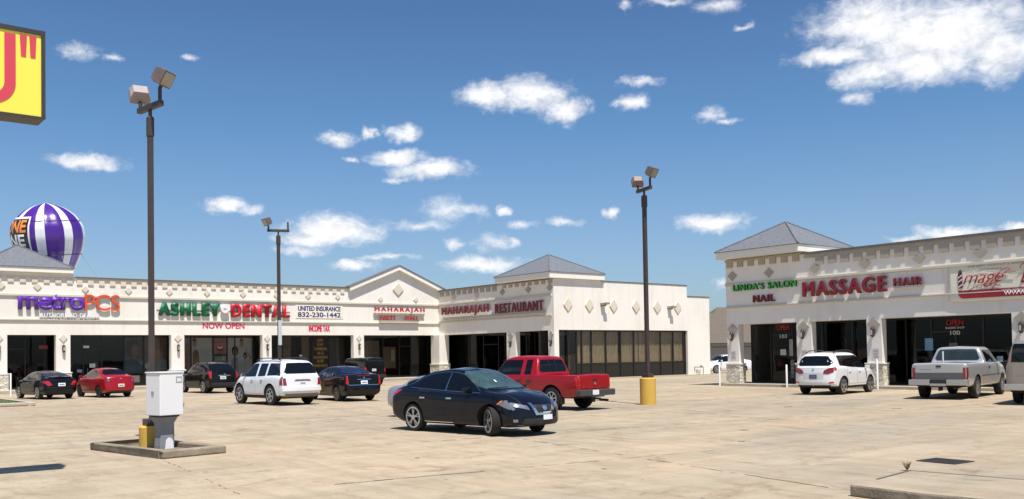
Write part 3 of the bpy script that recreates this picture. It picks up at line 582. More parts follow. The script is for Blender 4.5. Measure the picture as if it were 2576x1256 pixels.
text('lettering', 'HAIR', 'D', 21.56, 20.24, 4.6, 4.97, .20, .12, MARO, g, 0, space=1.2, m2=RETU, fat=.045)
p = MB(); fbox(p, 'D', 20.2, 21.6, 4.55, 4.6, .0, .2); child(p, 'raceway', GREYP, g)
# hanging vinyl banner
g = sign('cream vinyl banner with red script lettering and barber pole, hung on the right building', 'D', 16.5, 3.8, 'banner')
p = MB(); nS, nZ = 40, 12; s0, s1, z0, z1 = 19.15, 13.2, 3.76, 5.36; vs = []
for i in range(nS+1):
    for j in range(nZ+1):
        s = s0+(s1-s0)*i/nS; z = z0+(z1-z0)*j/nZ
        fx = i/nS; d = .05+.018*math.sin(3*math.pi*fx)*math.sin(math.pi*j/nZ)+.012*math.sin(17*fx+4*j/nZ)*(1-min(1, fx*3))
        vs.append(fp('D', s, z-.03*math.sin(math.pi*fx)*(1-j/nZ), d))
k = nZ+1; p.add(vs, [(i*k+j, (i+1)*k+j, (i+1)*k+j+1, i*k+j+1) for i in range(nS) for j in range(nZ)])
o = child(p, 'sheet', mat('vinyl_banner', (.74, .71, .58), .45, var=.06, vscale=.8, bump=.25, bscale=2.5), g, smooth=True); m_ = o.modifiers.new('s', 'SOLIDIFY'); m_.thickness = .006; m_.offset = 1
BRED = mat('banner_red', (.30, .012, .03), .45, var=.12)
p = MB()
pts = [fp('D', 18.72, 4.22, .085), fp('D', 18.72, 4.06, .085), fp('D', 18.66, 3.95, .085), fp('D', 18.55, 3.88, .085), fp('D', 13.6, 3.88, .085), fp('D', 13.6, 4.22, .085)]
p.prism(pts, (-.004, 0, 0)); child(p, 'red_strip', BRED, g)
text('lettering', 'WWW.IMAGEBARBER.COM', 'D', 16.85, 13.45, 3.93, 4.09, .096, .003, WHTL, g, .004)
text('lettering', 'FOR APPOINTMENTS CALL TODAY', 'D', 16.9, 14.05, 4.135, 4.175, .096, .003, WHTL, g, 0)
text('lettering', 'THE BEST HAIRCUT & BEARD', 'D', 18.3, 16.0, 5.17, 5.24, .096, .003, mat('grey_print', (.2, .17, .12)), g, 0); text('lettering', 'EXPERIENCE', 'D', 17.8, 16.9, 5.01, 5.08, .096, .003, mat('grey_print', (.2, .17, .12)), g, 0)
SCR = mat('script_red', (.34, .02, .03), .5, var=.1)
text('lettering', 'mage', 'D', 18.5, 16.85, 4.32, 4.86, .098, .004, SCR, g, -.006, .45, .95)
text('lettering', 'B', 'D', 16.2, 15.6, 4.4, 5.2, .098, .004, SCR, g, -.006, .45)
def swoosh(pts, r):
    p = MB(); n = []
    P = [Vector((a, b_, 0)) for a, b_ in pts]
    for i in range(len(P)-1):
        p0, p1, p2, p3 = P[max(i-1, 0)], P[i], P[i+1], P[min(i+2, len(P)-1)]
        for t in range(6):
            u = t/6; n.append(.5*((2*p1)+(p2-p0)*u+(2*p0-5*p1+4*p2-p3)*u*u+(3*p1-p0-3*p2+p3)*u**3))
    n.append(P[-1]); p.tube([fp('D', v.x, v.y, .095) for v in n], r, 5); return child(p, 'swoosh', SCR, g)
swoosh([(17.35, 4.5), (17.0, 4.9), (16.7, 5.05), (16.6, 4.95), (16.85, 4.86), (16.35, 4.88)], .012)
swoosh([(18.3, 4.2), (17.9, 4.38), (17.4, 4.45), (17.05, 4.5)], .01); swoosh([(17.3, 4.7), (17.2, 4.4), (16.95, 4.3)], .012); swoosh([(17.0, 4.75), (17.1, 4.5), (17.35, 4.2)], .012)
swoosh([(16.2, 4.98), (16.1, 5.15), (15.7, 5.3), (15.2, 5.3)], .014); swoosh([(15.7, 4.25), (15.75, 4.45), (15.4, 4.6)], .014)
p = MB(); c = Vector(fp('D', 18.62, 4.4, .1)); fbox(p, 'D', 18.53, 18.71, 4.32, 4.92, .075, .088)
for z in (4.40, 4.62, 4.80): p.prism([fp('D', 18.71, z-.06, .0885), fp('D', 18.53, z+.06, .0885), fp('D', 18.53, z+.11, .0885), fp('D', 18.71, z-.01, .0885)], (-.003, 0, 0), 1)
fbox(p, 'D', 18.54, 18.70, 4.92, 5.0, .075, .092, 2); fbox(p, 'D', 18.57, 18.67, 5.0, 5.08, .075, .09, 2); child(p, 'barber_pole', [mat('pole_red', (.16, .02, .03)), WHTL, mat('pole_cap', (.05, .045, .04))], g)

# ------------------------------------------------------------------ posters and notices on the glass
def poster(label, face, s0, s1, z0, z1, d, base, shapes, cat='poster', name='window_poster'):
    """shapes: list of (colour material, [(s, z) outline]) in fractions of the sheet, a printed picture on one thin sheet"""
    p = MB(); fbox(p, face, s0, s1, z0, z1, d-.006, d); ms = [base]; k = 0
    for m, pts in shapes:
        k += 1; ms.append(m); dd = d+.0015*k
        P = [fp(face, s0+(s1-s0)*a, z0+(z1-z0)*b_, dd) for a, b_ in pts]; n = len(P)
        nn = (Vector(P[1])-Vector(P[0])).cross(Vector(P[2])-Vector(P[0])); out = Vector(fp(face, 0, 0, 1))-Vector(fp(face, 0, 0, 0))
        p.add(P, [tuple(range(n))], k)
    o = p.build(name, ms); tag(o, label, cat); return o
def ell(cx, cy, rx, ry, n=18, a0=0, a1=360): return [(cx+rx*math.cos(R(a0+(a1-a0)*i/n)), cy+ry*math.sin(R(a0+(a1-a0)*i/n))) for i in range(n if a1-a0 == 360 else n+1)]
PW = mat('print_pale', (.52, .55, .54), .6, var=.12, vscale=1.5); PSK = mat('print_skin', (.40, .22, .15), .6, var=.3, vscale=5); PHA = mat('print_dark_hair', (.045, .03, .025), .6, var=.3); PBL = mat('print_blue', (.12, .24, .32), .6, var=.3, vscale=3)
PGR = mat('print_grey', (.30, .31, .32), .6, var=.3, vscale=3); PRD = mat('print_red', (.45, .06, .07), .6, var=.2); PBR = mat('print_brown', (.24, .14, .09), .6, var=.3); PBK = mat('print_black', (.012, .012, .012), .5); PYE = mat('print_yellow', (.75, .45, .06), .6, var=.15); PGN = mat('print_greengrey', (.25, .31, .29), .6, var=.2, vscale=6)
PG = GA-.055
poster('window poster of a smiling person in a blue shirt', 'A', 18.32, 19.46, .98, 3.35, PG, mat('print_shadow', (.10, .08, .07), .6, var=.4, vscale=1.2),
       [(mat('print_face_shade', (.10, .055, .045), .6, var=.4, vscale=4), ell(.48, .66, .33, .22)), (PHA, ell(.44, .82, .36, .13)), (PHA, ell(.2, .72, .13, .17)), (mat('print_face', (.20, .115, .09), .6, var=.5, vscale=5), ell(.60, .64, .2, .17)), (mat('print_blue_dim', (.085, .16, .21), .6, var=.4, vscale=3), [(0, 0), (1, 0), (1, .34), (.86, .44), (.62, .40), (.5, .33), (.36, .43), (.12, .45), (0, .38)]), (mat('print_face', (.2, .115, .09)), [(.5, .33), (.62, .40), (.60, .5), (.44, .5), (.36, .43)])])
poster('window poster of a reclining person in white clothing', 'A', 19.6, 21.05, .98, 3.35, PG, mat('print_dim', (.17, .14, .12), .6, var=.4, vscale=1.5),
       [(PBR, ell(.62, .72, .25, .2)), (PSK, ell(.62, .50, .22, .16)), (PGR, [(.1, 0), (1, 0), (1, .36), (.75, .42), (.4, .30), (.1, .34)]), (PW, ell(.2, .2, .2, .1))])
poster('narrow window poster of two people with a child beside the column', 'A', 21.75, 22.62, .6, 3.32, PG, PGR, [(PBR, ell(.75, .70, .2, .15)), (PSK, ell(.75, .68, .16, .11)), (PBR, ell(.8, .28, .2, .16)), (PSK, ell(.85, .26, .14, .1)), (PSK, [(.4, .3), (.6, .5), (.9, .52), (1, .3)])])
poster('pale window poster with a man leaning at its left edge', 'A', 22.73, 24.16, .6, 3.32, PG, PW, [(PHA, ell(.14, .93, .10, .06)), (PSK, ell(.15, .86, .095, .085)), (PBR, [(.05, .2), (.05, .62), (.16, .72), (.32, .66), (.38, .45), (.3, .3), (.2, .15)]), (PSK, ell(.3, .42, .08, .1))])
poster('square pink poster of a smiling mouth above the clinic door', 'A', 24.30, 25.18, 2.2, 3.3, PG, mat('print_pink', (.45, .20, .18), .6, var=.2), [(PRD, [(0, .72), (1, .72), (1, .78), (0, .78)]), (PRD, ell(.5, .42, .32, .24)), (WHTL, ell(.5, .44, .24, .12)), (mat('print_pink', (.45, .2, .18)), ell(.5, .56, .28, .12))])
poster('grey green lettered sheet on the clinic door below the mouth poster', 'A', 24.32, 25.16, .9, 2.05, PG, PGN, [(PW, [(.15, y), (.85, y), (.85, y+.03), (.15, y+.03)]) for y in (.2, .35, .5, .65, .8)])
poster('pale window poster of a family of three in white shirts', 'A', 25.25, 27.08, .6, 3.32, PG, PW, [(PHA, ell(.57, .93, .075, .055)), (mat('print_skin', (.4, .22, .15)), ell(.58, .85, .07, .10)), (PW, [(.45, .1), (.5, .70), (.6, .74), (.75, .70), (.92, .5), (.9, .1)]), (PSK, [(.74, .72), (.95, .5), (.97, .42), (.86, .5)]),
       (PHA, ell(.3, .66, .13, .13)), (PSK, ell(.3, .63, .085, .095)), (PGR, [(.12, .1), (.16, .42), (.26, .5), (.4, .48), (.46, .3), (.42, .1)]), (PHA, ell(.70, .54, .08, .085)), (PSK, ell(.69, .51, .055, .065)), (PW, [(.55, .12), (.58, .4), (.7, .44), (.85, .38), (.88, .12)])])
g = empty('window_poster', fp('A', 32.3, 1.0, PG), 0, 'black window panel with seven stacked lines of yellow lettering over the white suv', 'poster')
p = MB(); fbox(p, 'A', 31.78, 33.06, .5, 3.34, PG-.006, PG); child(p, 'sheet', PBK, g)
for s, (a, b_), (z0, z1) in (('AUTO', (32.18, 32.66), (3.0, 3.24)), ('HOME', (32.18, 32.66), (2.72, 2.92)), ('COMMERCIAL', (31.92, 33.0), (2.38, 2.6)), ('SR-22', (32.18, 32.72), (2.05, 2.28)), ('FLOOD INSURANCE', (31.86, 33.04), (1.76, 1.95)), ('NOTARY', (32.16, 32.72), (1.46, 1.68)), ('& MORE SERVICES', (31.86, 33.0), (1.12, 1.33))):
    text('lettering', s, 'A', a, b_, z0, z1, PG+.012, .003, PYE, g, 0, fat=.05)
def notice(label, face, s, z, w, h, d, m, name='notice', lines=True):
    p = MB(); fbox(p, face, s-w/2, s+w/2, z-h/2, z+h/2, d-.004, d); 
    if lines:
        for i in range(3): zz = z+h*(.25-.22*i); fbox(p, face, s-w*.36, s+w*.3, zz-h*.03, zz+h*.03, d, d+.0015, 1)
    return tag(p.build(name, [m, PGR]), label, 'notice')
PD = GA-.02
notice('small white notice on the dark glass door of the far left shop', 'A', 16.32, 1.55, .34, .25, GA+.01, PW)
notice('small white number plate above the glass door of the far left shop', 'A', 15.95, 2.75, .36, .14, GA+.01, PW, lines=False)
notice('small blue and white sticker low on glass beside the red car', 'A', 15.55, 1.22, .3, .18, GA+.01, mat('print_bluegrey', (.25, .25, .45)))
notice('pale sheet propped low in the far left window behind the black coupe', 'A', 12.85, 1.4, .55, .55, GA-.06, PGR)
notice('dull pink printed panel low on the glass behind the red car', 'A', 18.8, .62, .9, .45, GA+.01, mat('print_dullpink', (.36, .27, .25)))
notice('small white notice on glass door left of the yellow lettered panel', 'A', 30.8, 2.0, .2, .12, GA+.01, PW, lines=False)
notice('yellow sheet on the inside of the gable shop window', 'A', 38.75, 1.9, .3, .9, PG, mat('print_ochre', (.5, .42, .2)))
notice('white notice on the salon door above the white bollard', 'D', 28.58, 1.72, .34, .3, GD+.01, PW); notice('tall pale opening hours strip on the salon door', 'D', 28.1, 1.95, .22, .85, GD+.01, PGR); notice('lower tall pale strip on the salon door', 'D', 28.05, .85, .22, .95, GD+.01, mat('print_dimgrey', (.15, .15, .15)))
notice('blue poster on dark glass above the silver pickup', 'D', 20.85, 1.98, .38, .55, GD+.01, mat('print_sky', (.10, .28, .45), .5, var=.3)); notice('dim grey sheet on dark glass just right of the blue poster', 'D', 19.75, 1.85, .38, .36, GD+.01, mat('print_dimgrey2', (.09, .09, .09)), lines=False)
NEON = mat('neon_red', (.25, .008, .012), .4, emit=(1, .02, .03, .035))
for (s, z, lab, num) in ((28.55, 3.0, 'dim red neon open sign over the salon door', '103'), (19.65, 2.93, 'dim red neon open sign over the silver pickup', '100')):
    g = empty('neon_sign', fp('D', s, z, GD), 0, lab, 'sign'); text('lettering', 'OPEN', 'D', s+.38, s-.38, z-.13, z+.13, GD+.03, .02, NEON, g, .012)
    text('lettering', num, 'D', s+.22, s-.22, z-.55, z-.36, GD+.012, .004, PW, g, .02)
    if num == '100': text('lettering', 'BARBER SHOP', 'D', s+.42, s-.42, z-.28, z-.19, GD+.012, .004, PW, g, .01)
notice('faint red window sticker high in the leftmost dark window', 'A', 13.45, 2.75, .5, .22, GA+.01, mat('print_faintred', (.2, .02, .03)), lines=False)
# printed notices on the stone-based columns of the right building
for s, where in ((30.62, 'leftmost'), (26.35, 'second from left'), (22.6, 'third from left')):
    p = MB(); fbox(p, 'D', s-.18, s+.18, 1.32, 1.85, .002, .006)
    for i in range(6): fbox(p, 'D', s-.14, s+.12, 1.75-.07*i, 1.775-.07*i, .006, .0075, 1 if i % 2 else 2)
    tag(p.build('notice', [mat('paper', (.66, .63, .60), .7), mat('print_redgrey', (.35, .12, .12)), mat('print_bluegrey2', (.12, .12, .25))]), 'small printed tow notice on the column %s of the right building' % where, 'notice', 'printed notices on the right building columns')

# ------------------------------------------------------------------ lamp posts
def floodhead(parent, c, az_, tilt, w=.40, h=.33, dp=.19, m=None):
    """box floodlight: local +y is the lens direction"""
    M = Matrix.Translation(c) @ Matrix.Rotation(az_-R(90), 4, 'Z') @ Matrix.Rotation(tilt, 4, 'X')
    p = MB(); p.box(-w/2, w/2, -dp*.35, dp*.5, -h/2, h/2)
    f = MB(); f.add([(-w/2, -dp*.35, -h/2), (w/2, -dp*.35, -h/2), (w/2, -dp*.35, h/2), (-w/2, -dp*.35, h/2), (-w*.36, -dp, -h*.36), (w*.36, -dp, -h*.36), (w*.36, -dp, h*.36), (-w*.36, -dp, h*.36)], [(0, 1, 5, 4), (1, 2, 6, 5), (2, 3, 7, 6), (3, 0, 4, 7), (4, 5, 6, 7), (0, 3, 2, 1)])
    p.add(f.v, f.f); p.v = [tuple(M @ Vector(v)) for v in p.v]
    o = p.build('lamp_head', m or mat('lamp_head_paint', (.16, .125, .11), .45, .2, var=.3, vscale=6), parent, bevel=.012)
    q = MB(); q.box(-w/2+.03, w/2-.03, dp*.5, dp*.5+.006, -h/2+.03, h/2-.03)
    q.v = [tuple(M @ Vector(v)) for v in q.v]; q.build('lens', mat('flood_lens', (.34, .33, .27), .15, var=.2, vscale=8), o)
    return o
def lamp_post(label, loc, H, base_h, base_r, heads, barang, stub=False, sq=.125):
    g = empty('lamp_post', loc, 0, label, 'lamp post', 'parking lot floodlight posts')
    p = MB(); p.box(-sq/2, sq/2, -sq/2, sq/2, base_h, H); p.box(-sq*.62, sq*.62, -sq*.62, sq*.62, H-.42, H-.02); p.build('pole', POLEM, g, bevel=.012)
    p = MB(); p.box(-.15, .15, -.15, .15, base_h, base_h+.14); p.build('base_cover', POLEM, g, bevel=.01)
    p = MB(); p.lathe([(base_r, 0), (base_r*1.0, base_h-.03), (base_r-.03, base_h), (.001, base_h)], (0, 0, 0), 32); p.build('concrete_base', mat('yellow_paint', (.62, .37, .05), .7, var=.14, vscale=3, bump=.3, bscale=25, vcol=(.66, .43, .09)), g, smooth=True)
    p = MB(); p.tube([(0, 0, H-.02), (0, 0, H+.16)], .04, 8); u = Vector((math.cos(barang), math.sin(barang), 0)); a = -u*.48+Vector((0, 0, H+.2)); b_ = u*.48+Vector((0, 0, H+.2))
    n = Vector((-u.y, u.x, 0))*.05; z = Vector((0, 0, .055)); p.prism([a-n-z, a+n-z, a+n+z, a-n+z], b_-a); p.build('crossbar', POLEM, g)
    for (sgn, az_, tilt, up, m) in heads:
        q = u*.42*sgn+Vector((0, 0, H+.22)); p = MB(); p.tube([q, q+Vector((0, 0, up)), q+Vector((0, 0, up+.13))+(Vector((math.cos(az_), math.sin(az_), 0))*.09 if az_ is not None else Vector())], .04, 8); p.build('bracket', POLEM, g)
        if az_ is not None: floodhead(g, q+Vector((0, 0, up+.2))+Vector((math.cos(az_), math.sin(az_), 0))*.1, az_, tilt, m=m)
    return g
PINK = mat('sunlit_lamp_paint', (.33, .28, .27), .6, var=.25, vscale=5)  # paler copy of the head paint, with sunlight put into its colour
VL, VR, VM = R(72.4), R(42.8), R(65.2)
lamp_post('tall near brown lamp post with two floodlights behind the white cabinet', (6.25, 19.69, 0), 6.9, .46, .255, [(-1, VL+R(10), R(-40), .12, PINK), (1, VL-R(122), R(-30), .30, None)], VL-R(153), sq=.105)
lamp_post('brown lamp post standing on a tall yellow concrete base in the open lot', (23.87, 22.14, 0), 7.3, .94, .28, [(-1, VR+R(10), R(-40), .12, mat('brown_lamp_paint', (.24, .17, .15), .55, var=.25, vscale=5)), (1, VR-R(122), R(-30), .30, None)], VR-R(150))
lamp_post('brown lamp post behind the large white suv, left with one floodlight only', (17.72, 38.4, 0), 7.28, .9, .28, [(-1, VM+R(118), R(-28), .16, None), (1, None, 0, .24, None)], VM-R(90)+R(4))
p = MB(); p.box(-.08, .08, -.09, -.075, 2.4, 3.5); o = p.build('notice', PW); o.location = (17.72, 38.4, 0); tag(o, 'tall white paper notice taped on the lamp post behind the big white suv', 'notice')

# ------------------------------------------------------------------ planter island with the electrical cabinet
def kerbring(name, M, w, l, t, h, m):
    p = MB()
    def bar(x0, x1, y0, y1):
        n = 10; c = .03
        p.box(x0, x1, y0, y1, 0, h)
    bar(0, w, 0, t); bar(0, w, l-t, l); bar(0, t, t, l-t); bar(w-t, w, t, l-t)
    o = p.build(name, m, bevel=.028); o.matrix_world = M; return o
IM = Matrix.Translation((5.66, 17.2, 0)) @ Matrix.Rotation(R(9), 4, 'Z')
o = kerbring('kerb_island', IM, 1.28, 3.1, .17, .15, CONCD); tag(o, 'square raised concrete kerb ring around the foot of the near lamp post', 'kerb')
p = MB(); p.add([(.17, .17, .04), (1.11, .17, .04), (1.11, 2.93, .04), (.17, 2.93, .04)], [(0, 1, 2, 3)]); o = p.build('soil', mat('island_soil', (.20, .15, .10), .95, var=.4, vscale=6, bump=.6)); o.matrix_world = IM; tag(o, kind='structure')
g = empty('electrical_cabinet', (6.05, 18.58, 0), R(12), 'white metal electrical cabinet on a flared grey pedestal inside the kerb island', 'cabinet')
p = MB(); p.box(0, .51, 0, .52, .71, 1.55); p.build('box', mat('cabinet_white', (.76, .76, .76), .45, var=.03), g, bevel=.012)
p = MB(); p.box(-.015, .525, -.015, .535, 1.55, 1.575); p.build('lid', mat('cabinet_white', (.76, .76, .76)), g, bevel=.008)
p = MB(); p.box(.06, .46, .06, .46, .675, .71); p.build('mount_plate', BLACKP, g)
p = MB(); sec = [(0, .15), (.1, .15), (.38, .13), (.54, .15), (.675, .21)]; vs = []
for z, r in sec: vs += [(.24-r, .26-r*.8, z), (.24+r, .26-r*.8, z), (.24+r, .26+r*.8, z), (.24-r, .26+r*.8, z)]
p.add(vs, [(4*i+j, 4*i+(j+1) % 4, 4*i+4+(j+1) % 4, 4*i+4+j) for i in range(4) for j in range(4)]); p.box(.40, .43, .2, .3, .12, .62)
pb = p.build('pedestal', mat('grey_pedestal', (.23, .24, .26), .55, .1, var=.15, vscale=5), g, bevel=.01)
p = MB(); k = 12; p.prism([(.28-.10*math.cos(math.pi*i/k)*(1+.1*math.sin(i*5)), .128, .02+.24*math.sin(math.pi*i/k)) for i in range(k+1)], (0, .012, 0)); p.build('paint_patch', WHITEP, pb)
p = MB(); p.box(.35, .48, -.006, .002, 1.36, 1.48); p.box(.37, .46, -.009, -.006, 1.375, 1.44, 1); p.build('label_plate', [mat('grey_label', (.35, .36, .38), .5), PLATE], g)
p = MB(); p.box(-.012, .0, .22, .30, 1.12, 1.19); p.build('latch', GREYP, g)
for z in (.86, 1.38): p = MB(); p.box(.51, .525, -.012, .02, z, z+.09); p.build('hinge', GREYP, g)
p = MB(); p.tube([(.40, .30, 0), (.40, .30, .40), (.36, .28, .66)], .022, 8); p.build('conduit', mat('galvanised', (.42, .43, .44), .45, .6, var=.2, vscale=8), g)
p = MB()
for x in (.1, .38): p.box(x-.03, x+.03, .12, .18, 0, .03)
p.build('anchor_bolts', mat('rusty_bolt', (.12, .07, .045), .8, .3, var=.4, vscale=20), pb)

# ------------------------------------------------------------------ big yellow pylon sign, top left
YSG = mat('yellow_sign_face', (.88, .76, .09), .35, var=.02); SRED = mat('sign_red', (.62, .06, .09), .4, var=.04); SFR = mat('sign_frame_paint', (.055, .048, .042), .5, .3, var=.2)
sx1, sy, szb, szt = 3.19, 14.8, 5.36, 6.66
g = empty('pylon_sign', (.2, sy+.22, 0), 0, 'big yellow box sign with red lettering in a dark frame', 'sign')
p = MB(); p.box(-2.8, sx1, sy, sy+.44, szb, szt); child(p, 'frame', SFR, g, bevel=.015)
p = MB(); p.box(-2.7, sx1-.055, sy-.012, sy, szb+.03, szt-.07); child(p, 'face', YSG, g)
p = MB()
for a, b_ in ((szb, szb+.03), (szt-.07, szt)): p.box(-2.8, sx1, sy-.03, sy, a, b_)
p.box(sx1-.055, sx1, sy-.03, sy, szb+.03, szt-.07); p.box(-2.8, -2.7, sy-.03, sy, szb+.03, szt-.07); child(p, 'rim', SFR, g)
p = MB(); zt, zb, xr, st = 6.545, 5.5, 2.80, .145; cx = xr-.33; rr = .33; cz = zb+rr; n = 14
outer = [(xr, zt)]+[(cx+rr*math.cos(-R(90)*i/n), cz+rr*math.sin(-R(90)*i/n)) for i in range(n+1)]; inner = [(xr-st, zt)]+[(cx+(rr-st)*math.cos(-R(90)*i/n), cz+(rr-st)*math.sin(-R(90)*i/n)) for i in range(n+1)]
for (a, b_), (c, d) in (((0, 1), (0, 1)),): pass
allq = []
for i in range(len(outer)-1): allq.append([outer[i], outer[i+1], inner[i+1], inner[i]])
lx = cx-.55; o2 = [(lx-rr, zt)]+[(lx-rr*math.cos(R(90)*i/n), cz-rr*math.sin(R(90)*i/n)) for i in range(n+1)]; i2 = [(lx-rr+st, zt)]+[(lx-(rr-st)*math.cos(R(90)*i/n), cz-(rr-st)*math.sin(R(90)*i/n)) for i in range(n+1)]
for i in range(len(o2)-1): allq.append([o2[i], i2[i], i2[i+1], o2[i+1]])
allq.append([(lx, zb), (cx, zb), (cx, zb+st), (lx, zb+st)])
for q in allq: p.prism([(x, sy-.013, z) for x, z in q], (0, -.006, 0))
for x in (2.853, 2.978): p.prism([(x, sy-.013, 6.565), (x+.095, sy-.013, 6.565), (x+.082, sy-.013, 6.24), (x+.016, sy-.013, 6.24)], (0, -.006, 0))
child(p, 'lettering', SRED, g)
p = MB(); p.box(-1.9, -1.6, sy+.1, sy+.34, 0, szb); child(p, 'post', SFR, g)

# ------------------------------------------------------------------ inflatable balloon on the roof
BPU = mat('balloon_purple', (.07, .014, .25), .28, spec=.5, coat=.3, var=.08, vscale=1.5, bump=.35, bscale=2.2); BWH = mat('balloon_white', (.74, .75, .76), .35, coat=.2, var=.05, vscale=2, bump=.35, bscale=2.2)
BX, BY, BZ, BH = 15.15, 67.9, 6.25, 6.25
g = empty('balloon', (BX, BY, BZ), 0, 'purple and white striped inflatable balloon behind the left hipped roof', 'inflatable balloon')
BT = Matrix.Rotation(R(-6), 4, 'Y') @ Matrix.Rotation(R(5), 4, 'X')
def brad(t):   # radius at height fraction t
    ks = [(0, .62), (.12, .95), (.3, 1.62), (.48, 2.2), (.62, 2.42), (.74, 2.36), (.86, 1.9), (.94, 1.25), (.98, .7), (1.0, .001)]
    for (a, ra), (b_, rb) in zip(ks, ks[1:]):
        if a <= t <= b_:
            u = (t-a)/(b_-a); return ra+(rb-ra)*u
    return 0
ts = [i/60 for i in range(61)]; rs = [brad(t) for t in ts]
for _ in range(3): rs = [rs[0]]+[(rs[i-1]+2*rs[i]+rs[i+1])/4 for i in range(1, 60)]+[.001]
def brs(t): x = min(max(t*60, 0), 59.999); i = int(x); return .93*(rs[i]+(rs[i+1]-rs[i])*(x-i))
FACE = math.atan2(-BY, -BX)      # azimuth that faces the camera
per = 45; off = FACE+R(-4)
p = MB(); na = 144; vs = []; fs = []; mi = []
for t in ts:
    for j in range(na):
        a = 2*math.pi*j/na; gore = 1+.012*math.cos((a-off)*8*2); vs.append(BT @ Vector((brs(t)*gore*math.cos(a), brs(t)*gore*math.sin(a), t*BH)))
for i in range(60):
    for j in range(na):
        q = (i*na+j, i*na+(j+1) % na, (i+1)*na+(j+1) % na, (i+1)*na+j); ph = (math.degrees(2*math.pi*(j+.5)/na-off)) % per
        fs.append(q); mi.append(1 if ph > 30 else 0)
p.v = [tuple(v) for v in vs]; p.f = fs; p.m = mi; p.build('envelope', [BPU, BWH], g, smooth=True)
for tt in (.44, .80):
    p = MB(); p.tube([BT @ Vector((brs(tt)*1.012*math.cos(2*math.pi*j/72), brs(tt)*1.012*math.sin(2*math.pi*j/72), tt*BH)) for j in range(73)], .018, 5); p.build('seam', BLACKP, g)
def bal_patch(u0, u1, t0, t1, o): return [BT @ Vector(((brs(t0+(t1-t0)*j/8)+o)*math.cos(u0+(u1-u0)*i/12), (brs(t0+(t1-t0)*j/8)+o)*math.sin(u0+(u1-u0)*i/12), (t0+(t1-t0)*j/8)*BH)) for i in range(13) for j in range(9)]
pf = [(i*9+j, (i+1)*9+j, (i+1)*9+j+1, i*9+j+1) for i in range(12) for j in range(8)]
LU0, LU1 = FACE-R(125), FACE-R(30)
p = MB(); p.add(bal_patch(LU0, LU1, .47, .84, .035), pf); lg = p.build('logo_panel', mat('logo_dark', (.02, .02, .022), .35), g, smooth=True); lg['label'] = 'dark panel with orange and white lettering'
p = MB(); p.add(bal_patch(LU0, LU1, .455, .475, .036), pf); p.add(bal_patch(LU0, LU1, .83, .85, .036), pf); p.add(bal_patch(LU1-R(2), LU1+R(1), .455, .85, .037), pf); p.build('logo_border', BWH, lg, smooth=True)
def baltext(s, u0, u1, t0, t1, m):
    me = textmesh(s, .03); bm = bmesh.new(); bm.from_mesh(me); xs = [v.co.x for v in bm.verts]; ys = [v.co.y for v in bm.verts]
    bmesh.ops.subdivide_edges(bm, edges=[e for e in bm.edges if e.calc_length() > .25], cuts=3); bmesh.ops.triangulate(bm, faces=bm.faces)
    x0, x1, y0, y1 = min(xs), max(xs), min(ys), max(ys)
    for v in bm.verts:
        u = u0+(u1-u0)*(v.co.x-x0)/(x1-x0); t = t0+(t1-t0)*(v.co.y-y0)/(y1-y0); v.co = BT @ Vector(((brs(t)+.055)*math.cos(u), (brs(t)+.055)*math.sin(u), t*BH))
    bm.to_mesh(me); bm.free(); me.materials.append(m); o = bpy.data.objects.new('logo_lettering', me); COL.objects.link(o); o.parent = lg
baltext('PHONE', LU0+R(4), LU1-R(5), .685, .82, mat('logo_orange', (.75, .25, .04), .4)); baltext('ZONE', LU0+R(4), LU1-R(8), .545, .67, WHTL)
for a in (20, 75, 150, 215, 265, 310):
    u = FACE+R(a); top = BT @ Vector((brs(.44)*math.cos(u), brs(.44)*math.sin(u), .44*BH)); p = MB(); p.tube([top, Vector((3.6*math.cos(u), 3.6*math.sin(u), -.05))], .009, 4); p.build('tether', GREYP, g)

# ------------------------------------------------------------------ small things along the fronts
def bollard(label, x, y, h=1.1):
    p = MB(); p.lathe([(.045, 0), (.045, h-.04), (.035, h-.01), (.001, h)], (0, 0, 0), 14); o = p.build('bollard', WHITEP, smooth=True); o.location = (x, y, 0); tag(o, label, 'bollard', 'white pipe bollards before the shop fronts')
bollard('white pipe bollard left of the black coupe', 10.25, 55.6, 1.25); bollard('white pipe bollard at the outer left corner of the right building', XD-.62, 31.05, 1.12); bollard('white pipe bollard left of the white suv at the salon door', XD-.62, 26.95, 1.12); bollard('white pipe bollard right of the white suv beside the stone column', XD-.7, 22.15, 1.35)
g = empty('gas_meter', (57.1, YC-.3, 0), 0, 'grey gas meter with bent pipe at the right end of the restaurant side wall', 'gas meter')
p = MB(); p.tube([(-.5, 0, .62), (.55, 0, .62)], .03, 8); p.tube([(.55, 0, .62), (.55, 0, 0)], .03, 8); p.tube([(-.5, 0, .62), (-.5, 0, .3)], .03, 8); p.lathe([(.001, -.04), (.1, -.04), (.1, .04), (.001, .04)], (.3, 0, .66), 12, 'y'); p.build('pipe', mat('meter_pipe', (.25, .23, .2), .6, .3), g)
p = MB(); p.box(-.22, .12, -.12, .12, .14, .44); p.lathe([(.001, -.14), (.08, -.14), (.08, -.12), (.001, -.12)], (-.05, 0, .32), 12, 'y'); p.build('meter_body', mat('meter_paint', (.55, .52, .44), .6), g, bevel=.03)
